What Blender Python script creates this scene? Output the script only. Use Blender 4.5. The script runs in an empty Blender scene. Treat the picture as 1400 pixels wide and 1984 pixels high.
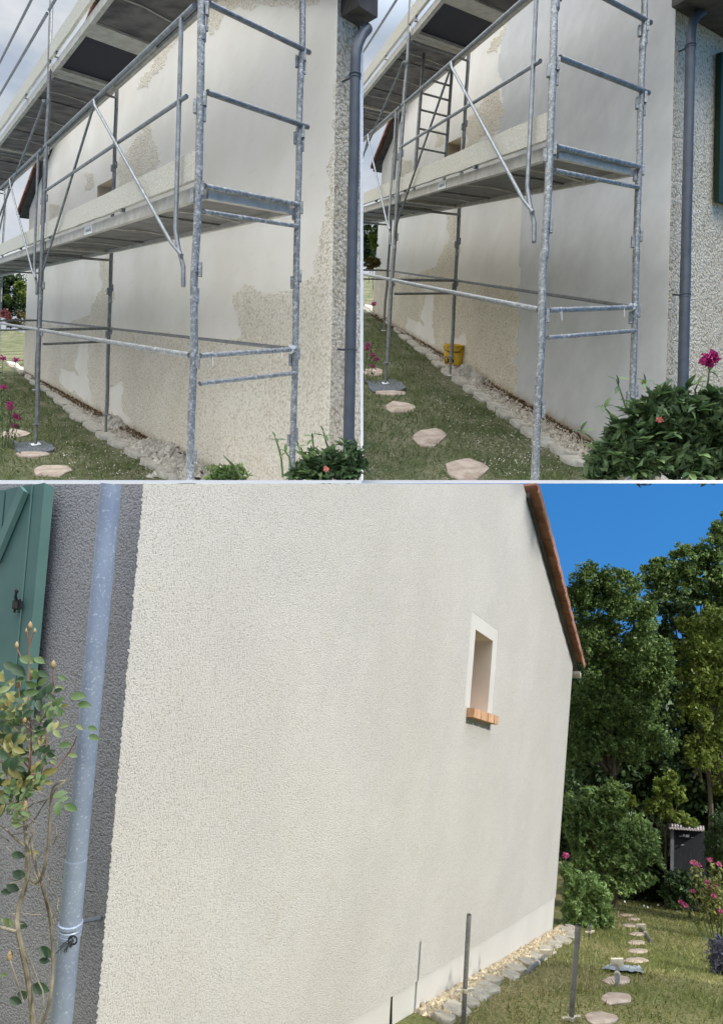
import bpy, math, random
import numpy as np
from mathutils import Vector, Matrix

# ------------------------------------------------------------------ camera
sc = bpy.context.scene
FPX, ROLL = 1300.0, 0.045            # focal length in photo pixels (photo is 1400 x 1984), camera roll
cr, sr = math.cos(ROLL), math.sin(ROLL)
cam_d = bpy.data.cameras.new("camera")
cam = bpy.data.objects.new("camera", cam_d)
sc.collection.objects.link(cam)
cam_d.sensor_fit = 'VERTICAL'
cam_d.sensor_height = 24.0
cam_d.lens = FPX / 1984.0 * 24.0
cam_d.clip_start = 0.05
cam_d.clip_end = 2000
cam.matrix_world = Matrix(((cr, -sr, 0, 0), (0, 0, -1, 0), (sr, cr, 0, 0), (0, 0, 0, 1)))
sc.camera = cam
sc.view_settings.view_transform = 'Standard'
sc.view_settings.look = 'None'
sc.view_settings.gamma = 1
sc.view_settings.use_curve_mapping = False
sc.view_settings.exposure = 0.72
sc.cycles.max_bounces = 5
sc.cycles.diffuse_bounces = 3
sc.cycles.glossy_bounces = 2
sc.cycles.transmission_bounces = 2
sc.cycles.use_adaptive_sampling = True
sc.cycles.adaptive_threshold = 0.02
sc.cycles.use_denoising = True

# ------------------------------------------------------------------ sky and sun
SUN_AZ = Vector((0.89, -0.455, 0)).normalized()
SUN_EL = math.radians(42)
w = bpy.data.worlds.new("World")
sc.world = w
w.use_nodes = True
nt = w.node_tree
nt.nodes.clear()
N = nt.nodes.new
out = N('ShaderNodeOutputWorld')
tc = N('ShaderNodeTexCoord')
sep = N('ShaderNodeSeparateXYZ')
nt.links.new(tc.outputs['Generated'], sep.inputs[0])
zs = N('ShaderNodeMath'); zs.operation = 'MULTIPLY_ADD'; zs.inputs[1].default_value = 0.55; zs.inputs[2].default_value = 0.50
nt.links.new(sep.outputs[2], zs.inputs[0])
zm = N('ShaderNodeMath'); zm.operation = 'MAXIMUM'; zm.inputs[1].default_value = 0.03
nt.links.new(zs.outputs[0], zm.inputs[0])
cmb = N('ShaderNodeCombineXYZ')
nt.links.new(sep.outputs[0], cmb.inputs[0]); nt.links.new(sep.outputs[1], cmb.inputs[1]); nt.links.new(zm.outputs[0], cmb.inputs[2])
nrm = N('ShaderNodeVectorMath'); nrm.operation = 'NORMALIZE'
nt.links.new(cmb.outputs[0], nrm.inputs[0])
sky = N('ShaderNodeTexSky'); sky.sky_type = 'NISHITA'; sky.sun_disc = False
sky.sun_elevation = SUN_EL
sky.sun_rotation = math.atan2(SUN_AZ.x, SUN_AZ.y)
sky.air_density = 1.0; sky.dust_density = 0.0; sky.ozone_density = 4.0
nt.links.new(nrm.outputs[0], sky.inputs[0])
bg1 = N('ShaderNodeBackground'); bg1.inputs[1].default_value = 0.11
hs = N('ShaderNodeHueSaturation'); hs.inputs['Saturation'].default_value = 1.3
nt.links.new(sky.outputs[0], hs.inputs['Color']); nt.links.new(hs.outputs[0], bg1.inputs[0])
noi = N('ShaderNodeTexNoise'); noi.inputs['Scale'].default_value = 3.2; noi.inputs['Detail'].default_value = 7; noi.inputs['Roughness'].default_value = 0.55
mp = N('ShaderNodeMapping'); mp.inputs['Scale'].default_value = (1, 1, 2.2)
nt.links.new(tc.outputs['Generated'], mp.inputs[0]); nt.links.new(mp.outputs[0], noi.inputs['Vector'])
rmp = N('ShaderNodeValToRGB')
rmp.color_ramp.elements[0].position = 0.36; rmp.color_ramp.elements[0].color = (0.50, 0.58, 0.70, 1)
rmp.color_ramp.elements[1].position = 0.62; rmp.color_ramp.elements[1].color = (1.0, 1.0, 1.0, 1)
nt.links.new(noi.outputs[0], rmp.inputs[0])
# clouds made far brighter above the view, added to light the shaded walls
st = N('ShaderNodeMapRange'); st.inputs['From Min'].default_value = 0.58; st.inputs['From Max'].default_value = 1.0
st.inputs['To Min'].default_value = 0.55; st.inputs['To Max'].default_value = 5.8
nt.links.new(sep.outputs[2], st.inputs['Value'])
bg2 = N('ShaderNodeBackground')
nt.links.new(rmp.outputs[0], bg2.inputs[0]); nt.links.new(st.outputs[0], bg2.inputs[1])
nadd = N('ShaderNodeMath'); nadd.operation = 'MULTIPLY_ADD'; nadd.inputs[1].default_value = 0.18
zx = N('ShaderNodeMath'); zx.operation = 'MULTIPLY_ADD'; zx.inputs[1].default_value = -1.15  # cloud cover spread over left and rear, shaped to whiten the wall light
nt.links.new(sep.outputs[0], zx.inputs[0]); nt.links.new(sep.outputs[2], zx.inputs[2])
nt.links.new(noi.outputs[0], nadd.inputs[0]); nt.links.new(zx.outputs[0], nadd.inputs[2])
cov = N('ShaderNodeMapRange'); cov.interpolation_type = 'SMOOTHSTEP'
cov.inputs['From Min'].default_value = -0.06; cov.inputs['From Max'].default_value = 0.22
nt.links.new(nadd.outputs[0], cov.inputs['Value'])
mix = N('ShaderNodeMixShader')
nt.links.new(cov.outputs[0], mix.inputs[0]); nt.links.new(bg1.outputs[0], mix.inputs[1]); nt.links.new(bg2.outputs[0], mix.inputs[2])
nt.links.new(mix.outputs[0], out.inputs[0])

sun_d = bpy.data.lights.new("sun", 'SUN')
sun_d.energy = 2.75
sun_d.angle = math.radians(0.5)
sun_d.color = (1.0, 0.965, 0.91)
sun = bpy.data.objects.new("sun", sun_d)
sc.collection.objects.link(sun)
S = Vector((SUN_AZ.x * math.cos(SUN_EL), SUN_AZ.y * math.cos(SUN_EL), math.sin(SUN_EL)))
sun.rotation_euler = S.to_track_quat('Z', 'Y').to_euler()
sun.location = S * 30

# ------------------------------------------------------------------ helpers
COL = sc.collection
rng = np.random.default_rng(7)
random.seed(7)

def A(*p): return np.array(p, dtype=float)
def ray(u, v):
    x = (u - 700) / FPX; z = -(v - 992) / FPX
    return A(x * cr - z * sr, 1.0, x * sr + z * cr)
def pxl(p):
    p = np.asarray(p, float)
    x = p[..., 0] * cr + p[..., 2] * sr; z = -p[..., 0] * sr + p[..., 2] * cr
    return 700 + FPX * x / p[..., 1], 992 - FPX * z / p[..., 1]

class Frame:
    """A place's own axes: along the gable wall (a), away across the scaffold (b), up (c)."""
    def __init__(s, D, o, L, R, U, g=(0, 0, 0)):
        s.D = D; s.O = o; s.L = L; s.R = R; s.U = U; s.g = g
        s.up = U / np.linalg.norm(U)
    def P(s, a, b, c): return s.O + a * s.L + b * s.R + c * s.U
    def G(s, a, b, h=0.0): return s.P(a, b, s.g[0] + s.g[1] * a + s.g[2] * b) + s.up * h
    def qb(s, u, v, b):
        x = np.linalg.solve(np.column_stack([ray(u, v), -s.L, -s.U]), s.O + b * s.R); return x[1], x[2]
    def qa(s, u, v, a):
        x = np.linalg.solve(np.column_stack([ray(u, v), -s.R, -s.U]), s.O + a * s.L); return x[1], x[2]
    def wb(s, u, v, b): a, c = s.qb(u, v, b); return s.P(a, b, c)
    def wa(s, u, v, a): b, c = s.qa(u, v, a); return s.P(a, b, c)
    def gq(s, u, v):
        x = np.linalg.solve(np.column_stack([ray(u, v), -(s.L + s.g[1] * s.U), -(s.R + s.g[2] * s.U)]), s.O + s.g[0] * s.U)
        return x[1], x[2]
    def gp(s, u, v, h=0.0): a, b = s.gq(u, v); return s.G(a, b, h)

def upray(u, v, D): r = ray(u, v); return r / r[2] * D

D1, D2, D3 = 5.0, 6.0, 1.8
F1 = Frame(D1, D1 * ray(377.4, 593), .952 * D1 * ray(-234, 586), .1845 * D1 * ray(1630, 605), upray(1314, -33980, D1), (-.425, .012, 0))
F2 = Frame(D2, D2 * ray(1054, 507), .964 * D2 * ray(460, 481), .181 * D2 * ray(2207, 558), upray(1628, -12489, D2), (-.408, .022, 0))
F3 = Frame(1.0, D3 * ray(235, 1449), ray(1397, 1542), ray(-1725, 1292), upray(700 + .08 * 66000, -64550, 1.0))
_a1, _c1 = F3.qb(777, 1978, 0); _a2, _c2 = F3.qb(1071, 1803, 0)
_k = (_c2 - _c1) / (_a2 - _a1)
F3.g = (_c1 - _k * _a1, _k, 0.0)
BW = 1.4                                # wall plane of the two scaffolded houses

def mesh_arrays(name, V, Q, mat, parent=None, smooth=False, loc=None, sharp=None):
    """One mesh object from vertex and equal-sized face arrays, with its origin at loc or at its parent's."""
    V = np.asarray(V, float).reshape(-1, 3)
    o0 = np.asarray(loc, float) if loc is not None else (np.array(ORG[parent.name]) if parent is not None else A(0, 0, 0))
    me = bpy.data.meshes.new(name)
    V = V - o0
    Q = np.asarray(Q, int)
    n, k = Q.shape
    me.vertices.add(len(V)); me.vertices.foreach_set('co', V.astype(np.float32).ravel())
    me.loops.add(n * k); me.loops.foreach_set('vertex_index', Q.astype(np.int32).ravel())
    me.polygons.add(n); me.polygons.foreach_set('loop_start', np.arange(0, n * k, k, dtype=np.int32))
    if smooth: me.polygons.foreach_set('use_smooth', np.ones(n, bool))
    me.update(calc_edges=True); me.validate()
    me.materials.append(mat)
    ob = bpy.data.objects.new(name, me)
    COL.objects.link(ob)
    if parent is not None: ob.parent = parent
    else: ob.location = Vector(o0)
    ORG[ob.name] = o0
    return ob

ORG = {}
class MB:
    def __init__(s): s.v = []; s.f = []
    def add(s, vs, fs):
        n = len(s.v); s.v += [tuple(map(float, p)) for p in vs]; s.f += [tuple(i + n for i in f) for f in fs]; return s
    def hexa(s, c8):     # 4 lower corners in order, 4 upper corners in order
        return s.add(c8, [(3, 2, 1, 0), (4, 5, 6, 7), (0, 1, 5, 4), (1, 2, 6, 5), (2, 3, 7, 6), (3, 0, 4, 7)])
    def box(s, F, a0, a1, b0, b1, c0, c1):
        return s.hexa([F.P(a, b, c) for c in (c0, c1) for a, b in ((a0, b0), (a1, b0), (a1, b1), (a0, b1))])
    def cbox(s, ctr, ex, ey, ez):  # centre and half extents
        ctr, ex, ey, ez = map(np.asarray, (ctr, ex, ey, ez))
        return s.hexa([ctr + x * ex + y * ey + z * ez for z in (-1, 1) for x, y in ((-1, -1), (1, -1), (1, 1), (-1, 1))])
    def path(s, pts, r, n=10, cap=True):
        pts = [np.asarray(p, float) for p in pts]; m = len(pts)
        rs = r if hasattr(r, '__len__') else [r] * m
        t0 = pts[1] - pts[0]
        ref = A(0, 0, 1) if abs(t0[2]) < .9 * np.linalg.norm(t0) else A(1, 0, 0)
        rings = []; x = None
        for i in range(m):
            t = pts[min(i + 1, m - 1)] - pts[max(i - 1, 0)]; t = t / (np.linalg.norm(t) + 1e-9)
            x = np.cross(ref, t) if x is None else x - t * np.dot(x, t)
            x = x / (np.linalg.norm(x) + 1e-9); y = np.cross(t, x)
            rings.append([pts[i] + rs[i] * (math.cos(q) * x + math.sin(q) * y) for q in np.linspace(0, 2 * math.pi, n, False)])
        vs = [p for rg in rings for p in rg]
        fs = [(i * n + j, i * n + (j + 1) % n, (i + 1) * n + (j + 1) % n, (i + 1) * n + j) for i in range(m - 1) for j in range(n)]
        if cap: fs += [tuple(range(n - 1, -1, -1)), tuple(range((m - 1) * n, m * n))]
        return s.add(vs, fs)
    def tube(s, p, q, r, n=10): return s.path([p, q], r, n)
    def build(s, name, mat, parent=None, smooth=False, loc=None, sharp=40):
        o0 = np.asarray(loc, float) if loc is not None else (np.array(ORG[parent.name]) if parent is not None else A(0, 0, 0))
        me = bpy.data.meshes.new(name)
        me.from_pydata([tuple(np.asarray(p) - o0) for p in s.v], [], s.f)
        if smooth:
            me.polygons.foreach_set('use_smooth', [True] * len(me.polygons))
            try: me.set_sharp_from_angle(angle=math.radians(sharp))
            except Exception: pass
        me.update(); me.materials.append(mat)
        ob = bpy.data.objects.new(name, me); COL.objects.link(ob)
        if parent is not None:
            ob.parent = parent
            if loc is not None: ob.location = Vector(o0 - ORG[parent.name])
        else: ob.location = Vector(o0)
        ORG[ob.name] = o0
        return ob

def tag(o, label=None, cat=None, group=None, kind=None):
    if label: o['label'] = label
    if cat: o['category'] = cat
    if group: o['group'] = group
    if kind: o['kind'] = kind
    return o
def thing(name, label, cat, loc, group=None):
    o = bpy.data.objects.new(name, None); COL.objects.link(o); o.location = Vector(loc); o.empty_display_size = .2
    ORG[o.name] = np.asarray(loc, float)
    return tag(o, label, cat, group)

# ------------------------------------------------------------------ materials
def col4(c): return (c[0], c[1], c[2], 1)
class NT:
    def __init__(s, name):
        s.m = bpy.data.materials.new(name); s.m.use_nodes = True; s.t = s.m.node_tree
        s.b = s.t.nodes['Principled BSDF']; s.tc = s.t.nodes.new('ShaderNodeTexCoord')
        s.co = s.tc.outputs['Object']
    def n(s, ty, **kw):
        x = s.t.nodes.new(ty)
        for k, v in kw.items(): setattr(x, k, v)
        return x
    def l(s, a, b): s.t.links.new(a, b)
    def noise(s, scale, detail=4, rough=.55, vec=None, dist=0):
        x = s.n('ShaderNodeTexNoise'); x.inputs['Scale'].default_value = scale; x.inputs['Detail'].default_value = detail
        x.inputs['Roughness'].default_value = rough; x.inputs['Distortion'].default_value = dist
        s.l(vec or s.co, x.inputs['Vector']); return x.outputs[0]
    def ramp(s, fac, p0, p1, c0=(0, 0, 0), c1=(1, 1, 1)):
        x = s.n('ShaderNodeValToRGB'); e = x.color_ramp.elements
        e[0].position = p0; e[1].position = p1; e[0].color = col4(c0); e[1].color = col4(c1)
        s.l(fac, x.inputs[0]); return x.outputs[0]
    def mixc(s, fac, a, b, mode='MIX'):
        x = s.n('ShaderNodeMix', data_type='RGBA', blend_type=mode)
        for v, i in ((fac, 0), (a, 6), (b, 7)):
            if hasattr(v, 'links'): s.l(v, x.inputs[i])
            elif i == 0: x.inputs[0].default_value = v
            else: x.inputs[i].default_value = col4(v)
        return x.outputs[2]
    def math(s, op, a, b=0.0):
        x = s.n('ShaderNodeMath', operation=op)
        for i, v in enumerate((a, b)):
            if hasattr(v, 'links'): s.l(v, x.inputs[i])
            else: x.inputs[i].default_value = v
        return x.outputs[0]
    def attr(s, name):
        x = s.n('ShaderNodeAttribute'); x.attribute_name = name; return x.outputs['Fac']
    def bump(s, h, strength, dist, prev=None):
        x = s.n('ShaderNodeBump'); x.inputs['Strength'].default_value = strength; x.inputs['Distance'].default_value = dist
        s.l(h, x.inputs['Height'])
        if prev: s.l(prev, x.inputs['Normal'])
        s.l(x.outputs[0], s.b.inputs['Normal']); return x.outputs[0]
    def color(s, c):
        if hasattr(c, 'links'): s.l(c, s.b.inputs['Base Color'])
        else: s.b.inputs['Base Color'].default_value = col4(c)
    def set(s, rough=.8, metal=0, spec=.3):
        s.b.inputs['Roughness'].default_value = rough; s.b.inputs['Metallic'].default_value = metal
        s.b.inputs['Specular IOR Level'].default_value = spec; return s.m

def simple(name, c0, c1=None, scale=8, rough=.8, metal=0, bump=None, p=(.35, .65), spec=.3, island=0, stretch=None):
    t = NT(name)
    vec = t.co
    if stretch:
        mpn = t.n('ShaderNodeMapping'); mpn.inputs['Scale'].default_value = stretch; t.l(t.co, mpn.inputs[0]); vec = mpn.outputs[0]
    c = t.ramp(t.noise(scale, 3, vec=vec), p[0], p[1], c0, c1 or c0)
    if island:
        g = t.n('ShaderNodeNewGeometry')
        k = t.n('ShaderNodeMapRange'); k.inputs['To Min'].default_value = 1 - island; k.inputs['To Max'].default_value = 1 + island
        t.l(g.outputs['Random Per Island'], k.inputs['Value'])
        h = t.n('ShaderNodeHueSaturation'); t.l(c, h.inputs['Color']); t.l(k.outputs[0], h.inputs['Value']); c = h.outputs[0]
    t.color(c)
    if bump: t.bump(t.noise(bump[0], 3, vec=vec), bump[1], bump[2])
    return t.set(rough, metal, spec)

def foliage(name, dark, light, island=.35, scale=3.0, trans=.25):
    t = NT(name)
    g = t.n('ShaderNodeNewGeometry')
    c = t.mixc(g.outputs['Random Per Island'], dark, light)
    c2 = t.mixc(t.ramp(t.noise(scale, 3), .35, .65), c, tuple(.55 * x for x in dark), 'MIX')
    x = t.mixc(.35, c, c2)
    t.color(x)
    t.set(.5, 0, .35)
    if trans:
        tr = t.n('ShaderNodeBsdfTranslucent'); t.l(x, tr.inputs[0])
        ms = t.n('ShaderNodeMixShader'); ms.inputs[0].default_value = trans
        o = t.t.nodes['Material Output']
        t.l(t.b.outputs[0], ms.inputs[1]); t.l(tr.outputs[0], ms.inputs[2]); t.l(ms.outputs[0], o.inputs[0])
    return t.m

def metal_mat(name, base, splash, amount):
    t = NT(name)
    c = t.ramp(t.noise(14, 5), .3, .7, tuple(.7 * x for x in base), tuple(1.25 * x for x in base))
    sp = t.ramp(t.noise(34, 5, .75), amount - .05, amount + .12)
    c = t.mixc(sp, c, splash)
    sp2 = t.ramp(t.noise(120, 2, .6), .64, .68)
    c = t.mixc(sp2, c, tuple(min(1, 1.1 * x) for x in splash))
    t.color(c)
    inv = t.math('SUBTRACT', 1.0, sp)
    t.l(t.math('MULTIPLY', inv, .45), t.b.inputs['Metallic'])
    t.bump(t.noise(60, 4), .25, .004)
    return t.set(.5, .45, .4)

galv = metal_mat('galvanised_steel', (.18, .185, .18), (.46, .455, .42), .62)
galv_clean = metal_mat('galvanised_guard_tube', (.20, .212, .215), (.45, .45, .43), .74)
galv_dirty = metal_mat('plaster_splashed_steel', (.205, .21, .205), (.54, .53, .49), .55)
alu = simple('aluminium_deck_frame', (.36, .335, .28), (.48, .45, .385), 9, .65, 0, (40, .2, .003))
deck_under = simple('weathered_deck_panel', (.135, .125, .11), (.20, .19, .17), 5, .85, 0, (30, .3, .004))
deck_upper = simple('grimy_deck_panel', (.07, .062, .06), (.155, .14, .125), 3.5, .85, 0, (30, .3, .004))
hatch_dark = NT('black_hatch_panel')
hatch_dark.color(hatch_dark.mixc(hatch_dark.ramp(hatch_dark.noise(30, 3, .7), .70, .74), (.012, .013, .022), (.35, .34, .36)))
hatch_dark = hatch_dark.set(.7)
wood = simple('pale_weathered_board', (.40, .375, .30), (.56, .53, .44), 6, .85, 0, (9, .5, .006), stretch=(5, 5, 14))
black_iron = simple('black_iron', (.012, .013, .014), (.03, .03, .03), 20, .5, .3)
white_paint = simple('white_coated_edge', (.88, .88, .87), (.92, .92, .91), 3, .6)
text_dark = simple('dark_blue_print', (.06, .065, .09), (.10, .10, .14), 30, .7)
sticker_white = simple('worn_white_label', (.55, .56, .55), (.70, .71, .70), 40, .6)

def roughcast_wall(name, smooth0, smooth1, rough0, rough1, fresh, grain):
    t = NT(name)
    rg = t.attr('rough'); fr = t.attr('fresh'); di = t.attr('dirt')
    n1 = t.noise(9, 3, .65)
    e = t.math('ADD', rg, t.math('MULTIPLY', t.math('SUBTRACT', n1, .5), 1.1))
    m = t.ramp(e, .34, .66)
    cs = t.ramp(t.noise(1.1, 3, .6), .35, .68, smooth0, smooth1)
    cf = t.ramp(t.noise(2.2, 3, .6), .36, .66, tuple(.94 * x for x in fresh), tuple(1.05 * x for x in fresh))
    fe = t.ramp(t.math('ADD', fr, t.math('MULTIPLY', t.math('SUBTRACT', t.noise(7, 2), .5), .6)), .42, .58)
    cs = t.mixc(fe, cs, cf)
    vo = t.n('ShaderNodeTexVoronoi'); vo.inputs['Scale'].default_value = grain
    vv = t.n('ShaderNodeMapping'); t.l(t.co, vv.inputs[0])
    wob = t.n('ShaderNodeVectorMath', operation='ADD')
    nz = t.n('ShaderNodeTexNoise'); nz.inputs['Scale'].default_value = grain * .8; nz.inputs['Detail'].default_value = 1
    t.l(t.co, nz.inputs['Vector'])
    scn = t.n('ShaderNodeVectorMath', operation='SCALE'); scn.inputs['Scale'].default_value = 1.1 / grain
    t.l(nz.outputs['Color'], scn.inputs[0]); t.l(vv.outputs[0], wob.inputs[0]); t.l(scn.outputs[0], wob.inputs[1])
    t.l(wob.outputs[0], vo.inputs['Vector'])
    crr = t.ramp(t.noise(1.6, 5), .35, .65, rough0, rough1)
    pits = t.ramp(vo.outputs['Distance'], .38, .9, (1, 1, 1), (.66, .61, .53))
    crr = t.mixc(1.0, crr, pits, 'MULTIPLY')
    c = t.mixc(m, cs, crr)
    dn = t.ramp(t.math('ADD', di, t.math('MULTIPLY', t.math('SUBTRACT', t.noise(5, 3, .65), .5), .7)), .35, .85)
    c = t.mixc(t.math('MULTIPLY', dn, .75), c, (.33, .22, .105))
    # scuffs and drag marks of the trowel
    mpn = t.n('ShaderNodeMapping'); mpn.inputs['Scale'].default_value = (1.6, 1.6, 5.0); t.l(t.co, mpn.inputs[0])
    drag = t.noise(2.6, 4, .6, vec=mpn.outputs[0], dist=.6)
    c = t.mixc(t.math('MULTIPLY', t.ramp(drag, .60, .78), .5), c, tuple(.88 * x for x in smooth0))
    t.color(c)
    h1 = t.math('MULTIPLY', t.math('SUBTRACT', 1.0, vo.outputs['Distance']), m)
    b1 = t.bump(h1, .9, .55 / grain)
    ridge = t.math('ADD', t.math('MULTIPLY', drag, .25), t.math('MULTIPLY', t.math('SUBTRACT', 1.0, m), .35))
    b2 = t.bump(ridge, .30, .022, b1)
    t.bump(t.noise(70, 2), .18, .004, b2)
    return t.set(.92, 0, .15)

wall_cream = roughcast_wall('cream_render_half_scraped', (.745, .69, .585), (.81, .76, .665), (.75, .685, .555), (.81, .75, .63), (.42, .42, .40), 38)
wall_grey = roughcast_wall('cream_and_fresh_grey_render', (.74, .695, .61), (.81, .77, .695), (.72, .655, .53), (.79, .73, .60), (.60, .595, .57), 32)

def coarse_render(name, c0, c1, grain, depth=.5, pit=(.35, .33, .30)):
    t = NT(name)
    nz = t.n('ShaderNodeTexNoise'); nz.inputs['Scale'].default_value = grain * .8; nz.inputs['Detail'].default_value = 1; t.l(t.co, nz.inputs['Vector'])
    scn = t.n('ShaderNodeVectorMath', operation='SCALE'); scn.inputs['Scale'].default_value = 1.2 / grain; t.l(nz.outputs['Color'], scn.inputs[0])
    wob = t.n('ShaderNodeVectorMath', operation='ADD'); t.l(t.co, wob.inputs[0]); t.l(scn.outputs[0], wob.inputs[1])
    vo = t.n('ShaderNodeTexVoronoi'); vo.inputs['Scale'].default_value = grain; t.l(wob.outputs[0], vo.inputs['Vector'])
    c = t.ramp(t.noise(1.7, 5), .35, .65, c0, c1)
    c = t.mixc(1.0, c, t.ramp(vo.outputs['Distance'], .42, .85, (1, 1, 1), pit), 'MULTIPLY')
    t.color(c)
    b = t.bump(t.math('SUBTRACT', 1.0, vo.outputs['Distance']), .9, depth / grain)
    t.bump(t.noise(grain * 2.6, 2), .4, .25 / grain, b)
    return t.set(.93, 0, .15)
facade_rough = coarse_render('coarse_roughcast', (.66, .565, .43), (.74, .645, .505), 30, .6, (.55, .51, .45))

# ------------------------------------------------------------------ geometry of leaves, blades, stones
def leaf_mesh_arrays(C, size, asp, rs, fold=.18, flat=0.0):
    n = len(C)
    d = rs.normal(size=(n, 3)); d[:, 2] = d[:, 2] * (1 - flat) - .25; d /= np.linalg.norm(d, axis=1)[:, None]
    e = rs.normal(size=(n, 3)); e[:, 2] *= (1 - flat); s = np.cross(d, e); s /= np.linalg.norm(s, axis=1)[:, None] + 1e-9
    nn = np.cross(s, d)
    L = (size * rs.uniform(.55, 1.5, n))[:, None]
    V = np.stack([C - d * L * .5, C + s * L * asp * .5 + nn * L * fold - d * L * .05, C + d * L * .5, C - s * L * asp * .5 + nn * L * fold - d * L * .05], 1)
    Q = np.arange(4 * n).reshape(n, 4)
    return V.reshape(-1, 3), Q
def clump_points(center, radii, n, rs, shell=.45, lump=.25):
    d = rs.normal(size=(n, 3)); d /= np.linalg.norm(d, axis=1)[:, None]
    r = shell + (1 - shell) * rs.uniform(0, 1, n) ** .6
    k = 1 + lump * np.sin(d[:, 0] * 5 + center[0] * 3) * np.sin(d[:, 2] * 6 + center[2]) + lump * .6 * np.sin(d[:, 1] * 9 + d[:, 0] * 7)
    return np.asarray(center) + d * np.asarray(radii) * (r * k)[:, None]
def px_clump(u, v, ru, rv, d, ry=None):
    return d * ray(u, v), A(ru / FPX * d, (ry if ry else (ru + rv) / 2 / FPX * d), rv / FPX * d)

def stone_px(F, name, u, v, wpx, hpx, th, mat, parent=None, seed=0, rot=0.0, sink=.015, n=10, square=0.0):
    """A flat stone lying on the ground of F, irregular outline, rounded top edge."""
    rs = np.random.default_rng(seed)
    ang = np.linspace(0, 2 * math.pi, n, False) + rs.uniform(-.2, .2, n)
    rad = rs.uniform(.74, 1.08, n)
    ctr = F.gp(u, v)
    ex = F.gp(u + wpx / 2, v) - ctr; ey = F.gp(u, v - hpx / 2) - ctr
    ca, sa = math.cos(rot), math.sin(rot)
    pts = []
    for q, r in zip(ang, rad):
        x, y = math.cos(q), math.sin(q)
        if square: m_ = max(abs(x), abs(y)); x, y = x / (m_ ** square), y / (m_ ** square)
        x, y = x * ca - y * sa, x * sa + y * ca
        pts.append((r * x, r * y))
    m = MB(); up = F.up
    rings = [(1.0, -sink), (1.0, th * .75), (.965, th * .97), (.6, th * 1.0)]
    vs = []
    for k, h in rings:
        for x, y in pts: vs.append(ctr + ex * x * k + ey * y * k + up * (h + (rs.uniform(-.06, .06) * th if h > 0 else 0)))
    fs = [(i * n + j, i * n + (j + 1) % n, (i + 1) * n + (j + 1) % n, (i + 1) * n + j) for i in range(3) for j in range(n)]
    fs.append(tuple(range(3 * n, 4 * n)))
    m.add(vs, fs)
    return m.build(name, mat, parent, True, loc=ctr, sharp=50)

SLABS = [(100, 913, 90, 24), (30, 842, 62, 18), (62, 876, 84, 22), (772, 790, 70, 25), (832, 848, 72, 34), (905, 912, 96, 42), (720, 722, 46, 16), (750, 756, 76, 22),
         (1213, 1774, 30, 4.5), (1227, 1782, 26, 5), (1218, 1794, 34, 7), (1237, 1811, 42, 7), (1232, 1827, 44, 9), (1232, 1844, 48, 9), (1230, 1862, 56, 10), (1196, 1901, 62, 17), (1193, 1937, 66, 25), (1165, 1976, 78, 26)]
def grass_blades(name, F, area, count, h, mat, label, rs, keep=None, wid=.12):
    (a0, a1), (b0, b1) = area
    a = rs.uniform(a0, a1, count); b = rs.uniform(b0, b1, count)
    base = F.O + a[:, None] * F.L + b[:, None] * F.R + (F.g[0] + F.g[1] * a + F.g[2] * b)[:, None] * F.U
    u, v = pxl(base)
    ok = keep(u, v, a, b) if keep else np.ones(count, bool)
    for (su, sv, sw, sh2) in SLABS: ok &= ((u - su) / (sw * .48)) ** 2 + ((v - sv) / (sh2 * .48)) ** 2 > 1
    base = base[ok]; n = len(base)
    up = F.up
    dirs = rs.normal(size=(n, 3)) * .55 + up; dirs /= np.linalg.norm(dirs, axis=1)[:, None]
    side = np.cross(dirs, rs.normal(size=(n, 3))); side /= np.linalg.norm(side, axis=1)[:, None]
    H = (h * rs.uniform(.4, 1.3, n))[:, None]
    tip = base + dirs * H + rs.normal(size=(n, 3)) * H * .22
    V = np.stack([base - side * H * wid, base + side * H * wid, tip], 1).reshape(-1, 3)
    ob = mesh_arrays(name, V, np.arange(3 * n).reshape(n, 3), mat)
    return tag(ob, label, 'grass', kind='stuff')

def chips(name, pts, size, mat, label, rs, parent=None, up=None):
    """Loose stone chips: small four-sided lumps, joined because nobody could count them."""
    n = len(pts)
    d = rs.normal(size=(n, 5, 3)); d /= np.linalg.norm(d, axis=2)[:, :, None]
    base = A(0, 0, 1) if up is None else up
    tet = np.array([[1, 0, -.35], [-.5, .87, -.35], [-.5, -.87, -.35], [0, 0, .75]])
    ang = rs.uniform(0, 6.28, n); ca, sa = np.cos(ang), np.sin(ang)
    Z = np.zeros((n, 4, 3))
    for i in range(4):
        x, y, z = tet[i]
        Z[:, i, 0] = x * ca - y * sa; Z[:, i, 1] = x * sa + y * ca; Z[:, i, 2] = z
    Z += rs.normal(size=Z.shape) * .22
    sz = size * rs.uniform(.4, 1.4, n) ** 1.5
    V = (pts[:, None, :] + Z * sz[:, None, None]).reshape(-1, 3)
    k = np.arange(n)[:, None] * 4
    Q = np.concatenate([k + np.array([[0, 1, 3]]), k + np.array([[1, 2, 3]]), k + np.array([[2, 0, 3]])], 0)
    ob = mesh_arrays(name, V, Q, mat, parent)
    return tag(ob, label, 'gravel', kind='stuff')

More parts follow.
